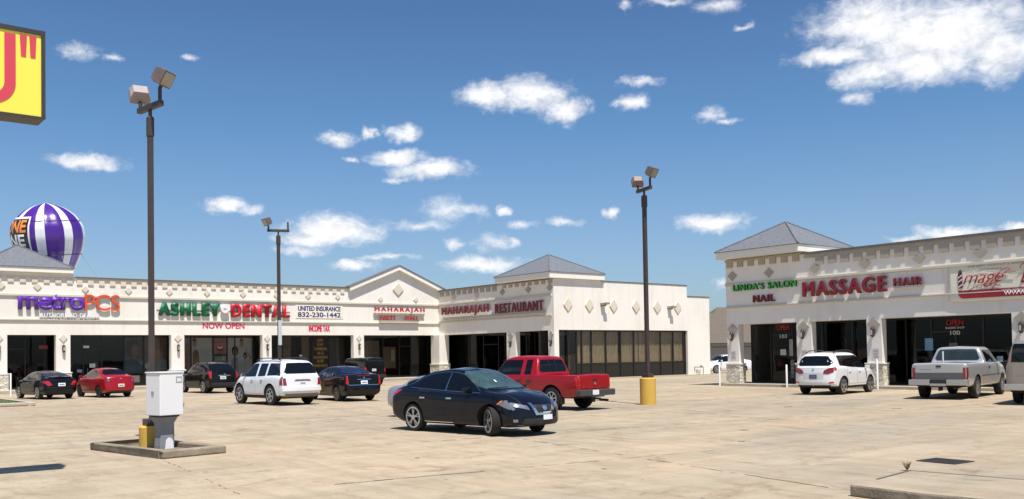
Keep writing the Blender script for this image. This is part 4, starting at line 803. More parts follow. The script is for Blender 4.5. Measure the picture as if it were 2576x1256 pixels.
# grass strip with kerb, far left
p = MB(); p.box(-14, 8.55, 42.7, 43.0, 0, .15); p.box(8.55, 8.8, 42.7, 53, 0, .15); o = p.build('kerb', CONC, bevel=.04); tag(o, 'low concrete kerb round the grass strip at the far left', 'kerb')
p = MB(); rnd = random.Random(3)
for i in range(5200):
    x = rnd.uniform(1, 8.5); y = rnd.uniform(43.05, 53); h = rnd.uniform(.03, .10); a = rnd.uniform(0, 6.28); dx, dy = .012*math.cos(a), .012*math.sin(a); lx, ly = rnd.uniform(-.03, .03), rnd.uniform(-.03, .03)
    p.add([(x-dx, y-dy, .1), (x+dx, y+dy, .1), (x+lx, y+ly, .1+h)], [(0, 1, 2)], 0)
p.add([(-14, 43, .11), (8.55, 43, .11), (8.55, 53, .11), (-14, 53, .11)], [(0, 1, 2, 3)], 1)
tag(p.build('grass', [mat('grass_blade', (.075, .12, .03), .8, var=.5), mat('turf', (.10, .115, .04), .95, var=.4, vscale=4)]), kind='stuff')
# raised slab at the lower right, drain grate, weed
p = MB(); q = [(10.38, 6.32), (10.85, 6.30), (12.1, 6.47), (12.2, 5.03), (12.4, 2), (12.6, -2), (10.6, -2), (10.55, 3.2), (10.4, 4.7), (10.32, 5.4), (10.35, 5.9)]
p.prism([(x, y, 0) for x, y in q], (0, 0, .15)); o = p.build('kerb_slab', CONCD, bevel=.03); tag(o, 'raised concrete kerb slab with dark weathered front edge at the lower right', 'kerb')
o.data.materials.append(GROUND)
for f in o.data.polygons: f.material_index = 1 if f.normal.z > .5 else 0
for i, (a, b_) in enumerate((((10.95, 6.29), (12.08, 6.44)), ((12.07, 6.44), (12.17, 5.03)), ((12.17, 5.03), (12.37, 2.0)))):
    jm = MB(); a = Vector((*a, .1545)); b_ = Vector((*b_, .1545)); sd_ = (b_-a).normalized().cross(Vector((0, 0, 1)))*.022; jm.add([a-sd_, b_-sd_, b_+sd_, a+sd_], [(0, 1, 2, 3)]); tag(jm.build('ground_joint', JOINT), kind='structure')
p = MB(); 
g = empty('drain_grate', (14.6, 7.2, 0), R(-4), 'dark iron drain grate set in the paving near the raised slab', 'drain grate')
p.box(-.27, .27, -.31, .31, .002, .006); p.build('recess', BLACKP, g)
p = MB()
for i in range(9): p.box(-.26, .26, -.295+.067*i, -.26+.067*i, .006, .012)
p.box(-.29, -.26, -.32, .32, .0, .013); p.box(.26, .29, -.32, .32, .0, .013); p.box(-.26, .26, -.325, -.30, .0, .0125); p.box(-.26, .26, .31, .325, .0, .0125); p.build('grille', mat('cast_iron', (.045, .042, .04), .7, .4, var=.3), g)
p = MB(); rnd = random.Random(5)
for i in range(34):
    a = rnd.uniform(0, 6.28); l = rnd.uniform(.04, .15); e = Vector((math.cos(a)*l*.6, math.sin(a)*l*.6, l)); sd_ = Vector((-math.sin(a), math.cos(a), 0))*rnd.uniform(.006, .014); m_ = e*.55+Vector((0, 0, .02))
    p.add([(0, 0, 0), m_-sd_, e, m_+sd_], [(0, 1, 2, 3)])
o = p.build('weed', mat('weed_leaf', (.17, .155, .07), .8, var=.4, vscale=12)); o.location = (13.1, 7.03, 0); tag(o, 'small weed tuft growing at the corner of the paving joint', 'weed')

# ------------------------------------------------------------------ behind: fence and houses
FW = mat('weathered_fence', (.085, .075, .065), .95, var=.35, vscale=3, vcol=(.14, .125, .11))
g = empty('wood_fence', (100, 77, 0), 0, 'tall dark weathered board fence behind the lot between the two buildings', 'fence')
p = MB(); rnd = random.Random(2); q = -26
while q < 26: h = 2.95+rnd.uniform(-.05, .05); p.box(q, q+.14, 0, .03+rnd.uniform(0, .015), 0, h); q += .15
p.box(-26, 26, -.05, 0, 2.5, 2.62); o = p.build('boards', FW, g); 
p = MB(); p.box(-26, 26, -.06, .06, 2.96, 3.06); p.build('top_rail', mat('fence_cap', (.22, .21, .2), .8), g); g.rotation_euler = (0, 0, R(-50))
HR = mat('brown_shingle', (.115, .09, .068), .95, var=.25, vscale=2.5, vcol=(.17, .14, .11)); HWL = mat('house_siding', (.4, .36, .3), .8)
def house(label, x, y, wx, wy, ze, zr, rot):
    g = empty('house', (x, y, 0), rot, label, 'house'); p = MB(); p.box(-wx/2+.5, wx/2-.5, -wy/2+.5, wy/2-.5, 0, ze); p.build('wall', HWL, g)
    p = MB(); k = max(0, wx/2-wy/2); p.add([(-wx/2, -wy/2, ze), (wx/2, -wy/2, ze), (wx/2, wy/2, ze), (-wx/2, wy/2, ze), (-k, 0, zr), (k, 0, zr)], [(0, 1, 5, 4), (1, 2, 5), (2, 3, 4, 5), (3, 0, 4), (3, 2, 1, 0)]); p.build('roof', HR, g)
    p = MB(); p.box(-wx/2, wx/2, -wy/2-.02, -wy/2+.04, ze-.2, ze-.01); p.build('eave', mat('eave_paint', (.35, .32, .27), .7), g); return g
house('brown hipped roof of the wide house beyond the fence', 112, 92, 26, 15, 3.0, 7.7, R(-50))
house('darker roof of the second house peeping beyond the fence beside the right building', 133, 103, 20, 14, 3.2, 9.6, R(-20))

# ------------------------------------------------------------------ vehicles
def pchip(pts):
    xs = [p[0] for p in pts]; ys = [p[1] for p in pts]; n = len(xs)
    if n == 1: return lambda x: ys[0]
    h = [xs[i+1]-xs[i] for i in range(n-1)]; d = [(ys[i+1]-ys[i])/h[i] for i in range(n-1)]; m = [0]*n
    for i in range(1, n-1):
        if d[i-1]*d[i] > 0: w1 = 2*h[i]+h[i-1]; w2 = h[i]+2*h[i-1]; m[i] = (w1+w2)/(w1/d[i-1]+w2/d[i])
    m[0] = d[0]; m[-1] = d[-1]
    def f(x):
        if x <= xs[0]: return ys[0]
        if x >= xs[-1]: return ys[-1]
        i = 0
        while x > xs[i+1]: i += 1
        t = (x-xs[i])/h[i]
        return (1+2*t)*(1-t)**2*ys[i]+t*(1-t)**2*h[i]*m[i]+t*t*(3-2*t)*ys[i+1]+t*t*(t-1)*h[i]*m[i+1]
    return f
def sm(t): t = min(max(t, 0), 1); return t*t*(3-2*t)
AXIS = {'L': (Vector((0, -1, 0)), lambda a, b: Vector((a, 3, b))), 'R': (Vector((0, 1, 0)), lambda a, b: Vector((a, -3, b))),
        'F': (Vector((-1, 0, 0)), lambda a, b: Vector((6, a, b))), 'B': (Vector((1, 0, 0)), lambda a, b: Vector((-6, a, b))), 'T': (Vector((0, 0, -1)), lambda a, b: Vector((a, b, 5)))}
def paint(name, col, rough=.25, metal=0., flake=.05):
    return mat(name, col, rough, metal, (.5 if max(col) > .1 else .05), (1. if max(col) > .1 else .55), var=flake, vscale=60)
DARKP = mat('underbody', (.012, .012, .013), .8, var=.2)
class Car:
    def __init__(s, name, label, cat, loc, hd, paintm, P):
        s.P = P; s.paint = paintm
        s.g = empty(name, (*loc, 0), R(hd), label, cat, 'vehicles parked on the lot')
        wb, W = P['wb'], P['W']; s.xr = -wb/2-P['ro']; s.xf = wb/2+P['fo']
        zt = pchip(P['top']); zs = pchip(P['belt']); gc = P['gc']; zb = pchip([(s.xr, gc+.10), (s.xr+.45, gc+.01), (s.xf-.45, gc), (s.xf, gc+.05)])
        s.zt, s.zs = zt, zs; tum = P.get('tum', .42); s.tum = tum; w = pchip([(s.xr, .95), (-wb*.38, 1), (wb*.34, 1), (s.xf, .95)])
        mid = [s.xr+.2+(s.xf-s.xr-.4)*i/52 for i in range(53)]
        st = [s.xr, s.xr+.012, s.xr+.04, s.xr+.09, s.xr+.14]+mid+[s.xf-.14, s.xf-.09, s.xf-.04, s.xf-.012, s.xf]
        for x, z in P['top']:
            if all(abs(x-q) > .02 for q in st): st.append(x)
        st.sort(); rings = []
        for x in st:
            e = min(x-s.xr, s.xf-x); rd = 1 if e >= .14 else math.sqrt(max(0, 1-(1-e/.14)**2)); sc = .90+.10*rd; sy = .965+.035*rd
            hw = w(x)*W/2; b_ = zb(x); be = zs(x); t = max(zt(x), be+.015); hc = t-be
            sh = P.get('sh', .95); yt = max(.2, sh*hw-.05-tum*hc)
            q = [(0, b_), (.55*hw, b_), (.86*hw, b_+.01), (.955*hw, b_+.06), (.982*hw, b_+.2), (hw, b_+.45*(be-b_)), (.995*hw, be-.12), (.975*hw, be-.035), (sh*hw, be), (sh*hw-.03, be+min(.03, hc*.3)),
                 ((sh*hw-.03)*.5+(yt+.02)*.5, be+hc*.5), (yt+.02, be+hc*max(.72, 1-.09/max(hc, .1))), (yt-.045, t-.012*min(1, hc/.1)), (yt*.55, t), (0, t+P.get('crown', .02))]
            # two rounds of corner cutting keep the count equal from ring to ring
            for _ in range(2):
                r = [q[0]]
                for a, c in zip(q, q[1:]): r += [(a[0]*.75+c[0]*.25, a[1]*.75+c[1]*.25), (a[0]*.25+c[0]*.75, a[1]*.25+c[1]*.75)]
                r.append(q[-1]); q = r
            zc = (b_+be)/2+.05
            rings.append([(x, y*sy, zc+(z-zc)*(sc if z > zc else sc)) for y, z in q])
        K = len(rings[0]); nz = pchip(P.get('nose', [(0, .06), (.45, 0), (.7, .06), (1.2, .3)])); tz = pchip(P.get('tail', [(0, .08), (.5, 0), (.75, .03), (1.2, .1)])); pf, pr = P.get('pf', .32), P.get('pr', .16)
        def deform(p):
            x, y, z = p; u = abs(y)/(W/2)
            x -= sm((x-(s.xf-.95))/.95)*(pf*u**2.6+nz(z)); x += sm(((s.xr+.8)-x)/.8)*(pr*u**3+tz(z)) if z < zs(s.xr)+.25 else 0
            return (x, y, z)
        mb = MB(); V = []
        for r in rings: V += [deform(p) for p in r]+[deform((p[0], -p[1], p[2])) for p in r]
        F = []; n = 2*K
        for i in range(len(rings)-1):
            for j in range(K-1):
                F.append((i*n+j, (i+1)*n+j, (i+1)*n+j+1, i*n+j+1)); F.append((i*n+K+j, i*n+K+j+1, (i+1)*n+K+j+1, (i+1)*n+K+j))
        mb.add(V, F)
        for end in (0, len(rings)-1):    # caps as a grid so that they bend with the plan
            r = rings[end]; rows = []
            for (x, y, z) in r: rows.append([deform((x, y*(1-2*k/10), z)) for k in range(11)])
            for a, c in zip(rows, rows[1:]):
                for k in range(10): mb.add([a[k], a[k+1], c[k+1], c[k]], [(0, 1, 2, 3) if end == 0 else (3, 2, 1, 0)])
        me = bpy.data.meshes.new('body'); me.from_pydata([tuple(v) for v in mb.v], [], mb.f); bm = bmesh.new(); bm.from_mesh(me)
        bmesh.ops.remove_doubles(bm, verts=bm.verts, dist=.0008); bmesh.ops.dissolve_degenerate(bm, edges=bm.edges, dist=1e-5); bmesh.ops.recalc_face_normals(bm, faces=bm.faces)
        s.bvh = BVHTree.FromBMesh(bm); bm.to_mesh(me); bm.free()
        me.materials.append(paintm); me.materials.append(DARKP)
        o = bpy.data.objects.new('body', me); COL.objects.link(o); rw = P['r']+P.get('arch', .055); cut = MB()
        for x in (-wb/2, wb/2):
            for sg in (-1, 1): cut.lathe([(rw, sg*(W/2-.30)), (rw, sg*(W/2+.2))] if sg > 0 else [(rw, -(W/2+.2)), (rw, -(W/2-.30))], (x, 0, P['r']), 28, 'y')
        for bx in P.get('cuts', []): cut.box(*bx)
        co = cut.build('cutter', DARKP); bmd = o.modifiers.new('b', 'BOOLEAN'); bmd.operation = 'DIFFERENCE'; bmd.object = co; bmd.solver = 'EXACT'; bmd.use_self = True
        bpy.context.view_layer.update(); me2 = bpy.data.meshes.new_from_object(o.evaluated_get(bpy.context.evaluated_depsgraph_get()))
        if len(me2.polygons) > 500: o.modifiers.clear(); o.data = me2; me2.name = 'body'
        else: o.modifiers.clear(); print('boolean failed', name)
        bpy.data.objects.remove(co); me = o.data
        while len(me.materials) < 2: me.materials.append(DARKP)
        me.materials[0] = paintm; me.materials[1] = DARKP
        for f in me.polygons:
            c = f.center; f.use_smooth = True; dk = c.z < zb(c.x)+.035 or (c.z < gc+P.get('clad', .0))
            for x in (-wb/2, wb/2):
                if math.hypot(c.x-x, c.z-P['r']) < rw+.004 and abs(c.y) > W/2-.32: dk = dk or (f.normal.x*(c.x-x)+f.normal.z*(c.z-P['r']) < -.3*rw) or abs(c.y) < W/2-.28
            for bx in P.get('cuts', []):
                if bx[0]-.01 < c.x < bx[1]+.01 and bx[2]-.01 < c.y < bx[3]+.01 and c.z > bx[4]-.01 and c.z < s.zs(c.x)-.02: dk = True
            f.material_index = 1 if dk else 0
        try: me.set_sharp_from_angle(angle=R(42))
        except Exception: pass
        o.parent = s.g; s.body = o
        for x in (-wb/2, wb/2):
            for sg in (-1, 1): s.wheel(x, sg, P.get('steer', 0) if x > 0 else 0)
    def patch(s, name, m, ax, poly, off=.006, parent=None, ml=.08, skirt=.02, m2=None):
        d, f0 = AXIS[ax]; bm = bmesh.new(); vs = [bm.verts.new((a, b_, 0)) for a, b_ in poly]
        try: bm.faces.new(vs)
        except Exception: bm.free(); return None
        bm.normal_update(); bmesh.ops.triangulate(bm, faces=bm.faces)
        for _ in range(5):
            es = [e for e in bm.edges if e.calc_length() > ml]
            if not es: break
            bmesh.ops.subdivide_edges(bm, edges=es, cuts=1); bmesh.ops.triangulate(bm, faces=bm.faces)
        nrm = {}
        for v in bm.verts:
            p0 = f0(v.co.x, v.co.y); h = s.bvh.ray_cast(p0, d)
            md_ = .42 if ('light' in name or 'lamp' in name or 'reflector' in name) else 9.
            if ax in 'FB' and (h[0] is None or abs(h[0].x-(s.xf if ax == 'F' else s.xr)) > md_): h = s.bvh.find_nearest(Vector((s.xf-.15 if ax == 'F' else s.xr+.15, p0.y*.98, p0.z)))
            if ax in 'LR' and (h[0] is None or (md_ < 1 and abs(h[0].y) < s.P['W']/2-.16)): h = s.bvh.find_nearest(Vector((p0.x, math.copysign(s.P['W']/2-.03, p0.y), p0.z)))
            if h[0] is None: h = s.bvh.find_nearest(Vector((p0.x, p0.y*.3, p0.z)))
            n = h[1] if h[1].dot(d) < 0 else -h[1]; v.co = h[0]+n*off; nrm[v] = n
        bmesh.ops.recalc_face_normals(bm, faces=bm.faces); bm.normal_update()
        if sum(f.normal.dot(d)*f.calc_area() for f in bm.faces) > 0: bmesh.ops.reverse_faces(bm, faces=bm.faces)
        bd = [e for e in bm.edges if e.is_boundary]; nn = dict(nrm); r = bmesh.ops.extrude_edge_only(bm, edges=bd)
        kd = [(v.co.copy(), n) for v, n in nn.items()]
        for g_ in r['geom']:
            if isinstance(g_, bmesh.types.BMVert):
                n = min(kd, key=lambda t: (t[0]-g_.co).length_squared)[1]; g_.co -= n*skirt
        bmesh.ops.recalc_face_normals(bm, faces=[f for f in bm.faces])
        if sum(f.normal.dot(d)*f.calc_area() for f in bm.faces) > 0: bmesh.ops.reverse_faces(bm, faces=bm.faces)
        me = bpy.data.meshes.new(name); bm.to_mesh(me); bm.free(); me.polygons.foreach_set('use_smooth', [True]*len(me.polygons))
        try: me.set_sharp_from_angle(angle=R(35))
        except Exception: pass
        me.materials.append(m); o = bpy.data.objects.new(name, me); COL.objects.link(o); o.parent = parent or s.g; return o
    def both(s, name, m, poly, **k): return [s.patch(name, m, 'L', poly, **k), s.patch(name, m, 'R', poly, **k)]
    def ends(s, name, m, ax, poly, **k):
        ym = s.P['W']/2*.95*.965-.02; poly = [(max(-ym, min(ym, a)), b_) for a, b_ in poly]; return [s.patch(name, m, ax, poly, **k), s.patch(name, m, ax, [(-a, b_) for a, b_ in reversed(poly)], **k)]
    def wheel(s, x, sg, steer):
        r, W = s.P['r'], s.P['W']; tw = s.P.get('tw', .20); rr = r*s.P.get('rim', .70)
        g = MB(); g.lathe([(rr*.9, -tw/2), (rr*1.02, -tw/2), (r*.93, -tw/2), (r*.985, -tw*.36), (r, -tw*.22), (r, tw*.22), (r*.985, tw*.36), (r*.93, tw/2), (rr*1.02, tw/2), (rr*.9, tw/2)], (0, 0, 0), 32, 'y', caps=False)
        o = g.build('wheel', RUBBER, s.g, smooth=True); o.location = (x, sg*(W/2-.02-tw/2), r); o.rotation_euler = (0, 0, R(steer))
        f = MB(); q = tw/2*sg; 
        f.lathe([(.001, q-.06*sg), (rr*.97, q-.06*sg), (rr*.97, q-.07*sg), (.001, q-.07*sg)] if sg < 0 else [(.001, q-.07), (rr*.97, q-.07), (rr*.97, q-.06), (.001, q-.06)], (0, 0, 0), 28, 'y', 1)
        f.lathe([(rr*.88, min(q-.05*sg, q+.004*sg)), (rr*1.0, min(q-.05*sg, q+.004*sg)), (rr*1.02, q), (rr*.99, max(q-.05*sg, q+.004*sg)), (rr*.88, max(q-.05*sg, q+.004*sg)), (rr*.88, min(q-.05*sg, q+.004*sg))], (0, 0, 0), 32, 'y', caps=False)
        f.lathe([(.001, q-.05), (rr*.24, q-.05), (rr*.24, q+.002), (.001, q+.002)] if sg > 0 else [(.001, q-.002), (rr*.24, q-.002), (rr*.24, q+.05), (.001, q+.05)], (0, 0, 0), 16, 'y')
        k = s.P.get('spokes', 7); sw = s.P.get('sw', .16)
        for i in range(k):
            a = 2*math.pi*i/k+.3; pairs = ((-.16, 1), (.16, 1)) if s.P.get('vspoke') else ((0, 1),)
            for da, _ in pairs:
                c0, s0_ = math.cos(a), math.sin(a); c1, s1_ = math.cos(a+da), math.sin(a+da); p0 = Vector((c0*rr*.2, 0, s0_*rr*.2)); p1 = Vector((c1*rr*.92, 0, s1_*rr*.92)); n = (p1-p0).normalized().cross(Vector((0, 1, 0)))*rr*sw*.5
                f.prism([p0-n+Vector((0, q-.045*sg, 0)), p0+n+Vector((0, q-.045*sg, 0)), p1+n*.8+Vector((0, q-.045*sg, 0)), p1-n*.8+Vector((0, q-.045*sg, 0))], (0, .045*sg, 0))
        f.build('rim', [s.P.get('rimm', ALLOY), BLACKP], o, smooth=False)
    def winpoly(s, a, b, lo=.035, hi=.085, n=14, rk=0., fk=0.):
        """side window between x=a and x=b; rk/fk lean the rear/front edge (metres at the top)"""
        bot = []; top = []
        for i in range(n+1):
            u = i/n; xb = a+(b-a)*u; zb_ = s.zs(xb)+lo; xt = xb+rk*(1-u)+fk*u; z = min(s.zt(xt)-hi, s.P['wtop'])
            if z > zb_+.01: bot.append((xb, zb_)); top.append((xt, z))
        return bot+top[::-1]
    def windows(s, lst, m=CGLASS):
        for a, b, rk, fk in lst:
            po = s.winpoly(a, b, rk=rk, fk=fk)
            if len(po) > 3: s.both('side_window', m, po, off=.008, ml=.10)
    def screen(s, name, ax, z0, z1, y0, y1, m=CGLASS, r=.06):
        yy0, yy1 = y0, y1
        s.patch(name, m, ax, [(-yy0+r, z0), (yy0-r, z0), (yy0, z0+r), (yy1, z1-r), (yy1-r, z1), (0, z1+.012), (-yy1+r, z1), (-yy1, z1-r), (-yy0, z0+r)], off=.012, ml=.07)
    def doors(s, lst, hz=None, hm=None, back=.22):
        for i, (a, b) in enumerate(lst):
            z0 = s.P['gc']+.2; wbx = s.P['wb']/2; rw = s.P['r']+.09; pts = []
            za = lambda x: s.zs(x)-.01
            lo = [(a, z0), (b, z0)]
            poly = []
            # keep the rear edge clear of the wheel arch
            n = 10
            for j in range(n+1):
                x = a+(b-a)*j/n; zz = z0
                for wx in (-wbx, wbx):
                    if abs(x-wx) < rw: zz = max(zz, s.P['r']+math.sqrt(rw*rw-(x-wx)**2))
                poly.append((x, zz))
            poly += [(a+(b-a)*j/n, za(a+(b-a)*j/n)) for j in range(n, -1, -1)]
            c = [(sum(p[0] for p in poly)/len(poly)), (sum(p[1] for p in poly)/len(poly))]
            gp_ = [(c[0]+(x-c[0])*1.02, c[1]+(z-c[1])*1.03) for x, z in poly]
            for ax in 'LR':
                s.patch('door_seal', BLACKP, ax, gp_, off=.0015, skirt=.004); d = s.patch('door', s.paint, ax, poly, off=.005)
                if hz: hx = a+back; s.patch('door_handle', hm or s.paint, ax, [(hx-.09, hz), (hx+.09, hz), (hx+.09, hz+.035), (hx-.09, hz+.035)], off=.03, parent=d, skirt=.03)
    def mirrors(s, x, z, m=None, sz=(.10, .19, .13)):
        for sg in (-1, 1):
            y = s.P['W']/2*s.P.get('sh', .95); p = MB(); p.box(x-sz[0]/2, x+sz[0]/2, sg*(y+.02), sg*(y+.02+sz[1]), z, z+sz[2]); p.box(x-.03, x+.03, sg*(y-.06), sg*(y+.03), z, z+.04)
            p.build('mirror', m or s.paint, s.g, bevel=.03)
    def plate(s, ax, z, w_=.31, h=.155, m=None, off=.012, y=0):
        o = s.patch('licence_plate', m or PLATE, ax, [(y-w_/2, z), (y+w_/2, z), (y+w_/2, z+h), (y-w_/2, z+h)], off=off); 
        s.patch('plate_number', mat('plate_ink', (.12, .13, .2), .5), ax, [(y-w_*.36, z+h*.3), (y+w_*.36, z+h*.3), (y+w_*.36, z+h*.62), (y-w_*.36, z+h*.62)], off=off+.002, parent=o, skirt=.001) if ax == 'B' else None
        return o
    def rails(s, x0, x1, y, h=.05, m=None):
        for sg in (-1, 1):
            p = MB(); n = 8; pts = [(x0+(x1-x0)*i/n, sg*y, s.zt(x0+(x1-x0)*i/n)+(h if 0 < i < n else 0)+.005) for i in range(n+1)]; p.tube(pts, .02, 6); p.build('roof_rail', m or BLACKP, s.g)
def emblem(car, ax, y, z, r, m=CHROME, off=.015):
    o = car.patch('emblem', m, ax, [(y+r*math.cos(2*math.pi*i/16), z+r*.85*math.sin(2*math.pi*i/16)) for i in range(16)], off=off); return o

# 1 dark blue-black saloon in the middle -------------------------------------------------
c = Car('saloon_car', 'glossy dark navy saloon with split spoke wheels in the middle of the lot', 'car', (13.19, 17.81), 277, paint('navy_paint', (.0045, .006, .013), .18),
  dict(wb=2.62, W=1.70, fo=.93, ro=1.02, r=.335, gc=.19, tum=.44, wtop=1.405, pf=.36, pr=.22, rim=.76, spokes=5, vspoke=1, sw=.105, steer=-24, tw=.21, crown=.025,
    top=[(-2.33, .93), (-2.28, 1.02), (-2.05, 1.075), (-1.72, 1.11), (-1.5, 1.17), (-1.08, 1.375), (-.68, 1.465), (-.25, 1.495), (.08, 1.475), (.38, 1.385), (1.04, 1.035), (1.14, 1.0), (1.7, .94), (2.05, .86), (2.2, .74), (2.24, .64)],
    belt=[(-2.33, .9), (-1.7, 1.035), (-.9, 1.0), (.1, .955), (1.0, .93), (1.7, .87), (2.05, .76), (2.24, .6)], nose=[(.1, .10), (.35, 0), (.5, .01), (.65, .03), (.8, .12), (1.0, .25)], tail=[(.1, .14), (.5, 0), (.8, .02), (.95, .06), (1.2, .1)]))
c.windows([(-1.40, -1.1, .12, .0), (-1.06, -.2, .0, .0), (-.13, .96, .0, -.0)]); c.screen('windscreen', 'F', 1.03, 1.43, .68, .545, TEALG); c.screen('rear_window', 'B', 1.15, 1.42, .66, .52)
p_ = c.winpoly(-1.36, 1.2, lo=.022, hi=.07); 
c.doors([(-1.08, -.16), (-.14, .88)], .80, CHROME, .16); c.mirrors(.70, .955)
c.both('headlight', CLEARL, [(1.62, .70), (1.72, .80), (1.95, .78), (2.15, .68), (2.1, .60), (1.9, .60)], off=.006); c.ends('headlight', CLEARL, 'F', [(.40, .585), (.70, .66), (.80, .76), (.66, .745), (.45, .68)], off=.008); c.both('turn_lens', AMBER, [(1.55, .71), (1.61, .705), (1.70, .79), (1.64, .79)], off=.008)
c.patch('grille', BLACKP, 'F', [(-.36, .69), (-.26, .50), (.26, .50), (.36, .69)], off=.008); c.patch('chrome_grille_trim', CHROME, 'F', [(-.40, .73), (-.27, .47), (.27, .47), (.40, .73), (.33, .73), (.21, .515), (-.21, .515), (-.33, .73)], off=.022); emblem(c, 'F', 0, .62, .065, CHROME, .03)
c.patch('lower_intake', BLACKP, 'F', [(-.62, .24), (.62, .24), (.52, .40), (-.52, .40)], off=.004); c.plate('F', .36, .3, .17, None, .02, .1); c.ends('fog_lamp', CLEARL, 'F', [(.66, .33), (.74, .33), (.74, .39), (.66, .39)], off=.008); c.ends('bumper_trim', CHROME, 'F', [(.5, .235), (.78, .25), (.78, .265), (.5, .25)], off=.01)
c.both('tail_light', REDL, [(-2.26, .78), (-2.08, .84), (-1.72, .99), (-1.86, 1.0), (-2.26, .95)], off=.007); c.ends('tail_light', REDL, 'B', [(.5, .8), (.8, .78), (.8, .95), (.5, .9)], off=.008); c.plate('B', .7)
c.both('sill_trim', CHROME, [(-.9, .255), (.1, .255), (.1, .268), (-.9, .268)], off=.006); c.patch('bonnet_crease', c.paint, 'T', [(1.35, .48), (2.0, .36), (2.0, .39), (1.35, .52)], off=.004); c.patch('bonnet_crease', c.paint, 'T', [(1.35, -.52), (2.0, -.39), (2.0, -.36), (1.35, -.48)], off=.004)
c.both('pillar_trim', CHROME, [(-.185, .99), (-.15, .99), (-.16, 1.39), (-.185, 1.39)], off=.007, skirt=.006)
for y in (.62, -.62): c.patch('bonnet_gap', BLACKP, 'T', [(1.12, y-.006+.0*y), (2.02, y*.86-.006), (2.02, y*.86+.006), (1.12, y+.006)], off=.002, skirt=.001)
c.patch('windscreen_patch', PLATE, 'F', [(-.10, 1.17), (-.065, 1.17), (-.065, 1.22), (-.10, 1.22)], off=.016, skirt=.002); c.patch('wiper', BLACKP, 'F', [(-.55, 1.03), (.05, 1.045), (.05, 1.058), (-.55, 1.043)], off=.025, skirt=.01)  # small white patch and a wiper on the windscreen
# chrome line around the glass
for ax in 'LR':
    q = [(x, c.zs(x)+.018) for x in (-1.42, -1.0, -.5, .1, .6, 1.0)]; c.patch('window_trim', CHROME, ax, q+[(x, z+.014) for x, z in reversed(q)], off=.005)
    q = [(x, min(c.zt(x)-.075, 1.42)) for x in (-1.32, -1.1, -.8, -.4, 0, .25, .55, .85, .98)]; c.patch('window_trim', CHROME, ax, q+[(x, z+.012) for x, z in reversed(q)], off=.005)

SED = dict(wb=2.5, W=1.62, fo=.88, ro=1.0, r=.31, gc=.19, tum=.44, wtop=1.36, pf=.34, pr=.20, top=[(-2.25, .96), (-2.2, 1.02), (-1.75, 1.06), (-1.55, 1.09), (-.95, 1.36), (-.4, 1.43), (.1, 1.425), (.45, 1.36), (1.15, 1.0), (1.25, .97), (1.7, .90), (2.0, .80), (2.13, .62)], belt=[(-2.25, .94), (-1.6, .99), (-.6, .95), (1.0, .9), (1.7, .82), (2.13, .56)])
def V(base, **k): d = dict(base); d.update(k); return d
# 2 silver saloon hidden behind it
c = Car('saloon_car', 'silver grey car mostly hidden behind the dark navy saloon', 'car', (15.58, 22.17), 277, paint('silver_paint', (.34, .37, .42), .3, .4), V(SED, W=1.56, ro=.95, wtop=1.2, top=[(x, z*.89) for x, z in SED['top']], belt=[(x, z*.9) for x, z in SED['belt']]))
c.windows([(-1.2, -.1, 0, 0), (0, 1.05, 0, 0)]); c.screen('windscreen', 'F', .92, 1.2, .61, .48); c.screen('rear_window', 'B', 1.0, 1.2, .58, .46); c.ends('tail_light', REDL, 'B', [(.5, .68), (.75, .76), (.75, .92), (.5, .9)])
# 3 black coupe at the far left
c = Car('coupe_car', 'black two door coupe parked nose in at the far left window', 'car', (10.91, 50.96), 98, paint('black_paint', (.006, .006, .007), .2), V(SED, wb=2.45, W=1.64, r=.33, rim=.76, wtop=1.30, tum=.5,
  top=[(-2.2, .95), (-2.15, 1.03), (-1.8, 1.07), (-.9, 1.30), (-.3, 1.37), (.1, 1.36), (.45, 1.29), (1.1, .98), (1.25, .95), (1.7, .87), (2.0, .76), (2.1, .6)], belt=[(-2.2, .9), (-1.6, .99), (-.6, .93), (1.0, .88), (1.7, .8), (2.1, .55)]))
c.windows([(-1.25, -.45, .0, .0), (-.4, 1.0, .0, .0)]); c.screen('rear_window', 'B', 1.09, 1.31, .60, .46, mat('coupe_glass', (.03, .03, .03), .05)); c.screen('windscreen', 'F', 1.0, 1.3, .6, .47); c.doors([(-.55, .95)], .78)
c.ends('tail_light', REDL, 'B', [(.42, .70), (.60, .66), (.80, .80), (.80, .90), (.55, .88)], off=.01); c.both('tail_light', REDL, [(-2.15, .76), (-1.9, .82), (-1.95, .9), (-2.15, .9)], off=.008); c.plate('B', .64, .33, .15); c.patch('spoiler', c.paint, 'B', [(-.55, 1.035), (.55, 1.035), (.5, 1.07), (-.5, 1.07)], off=.05, skirt=.06); c.mirrors(.75, .93); c.patch('boot_line', BLACKP, 'B', [(-.62, .585), (.62, .585), (.62, .60), (-.62, .60)], off=.003)
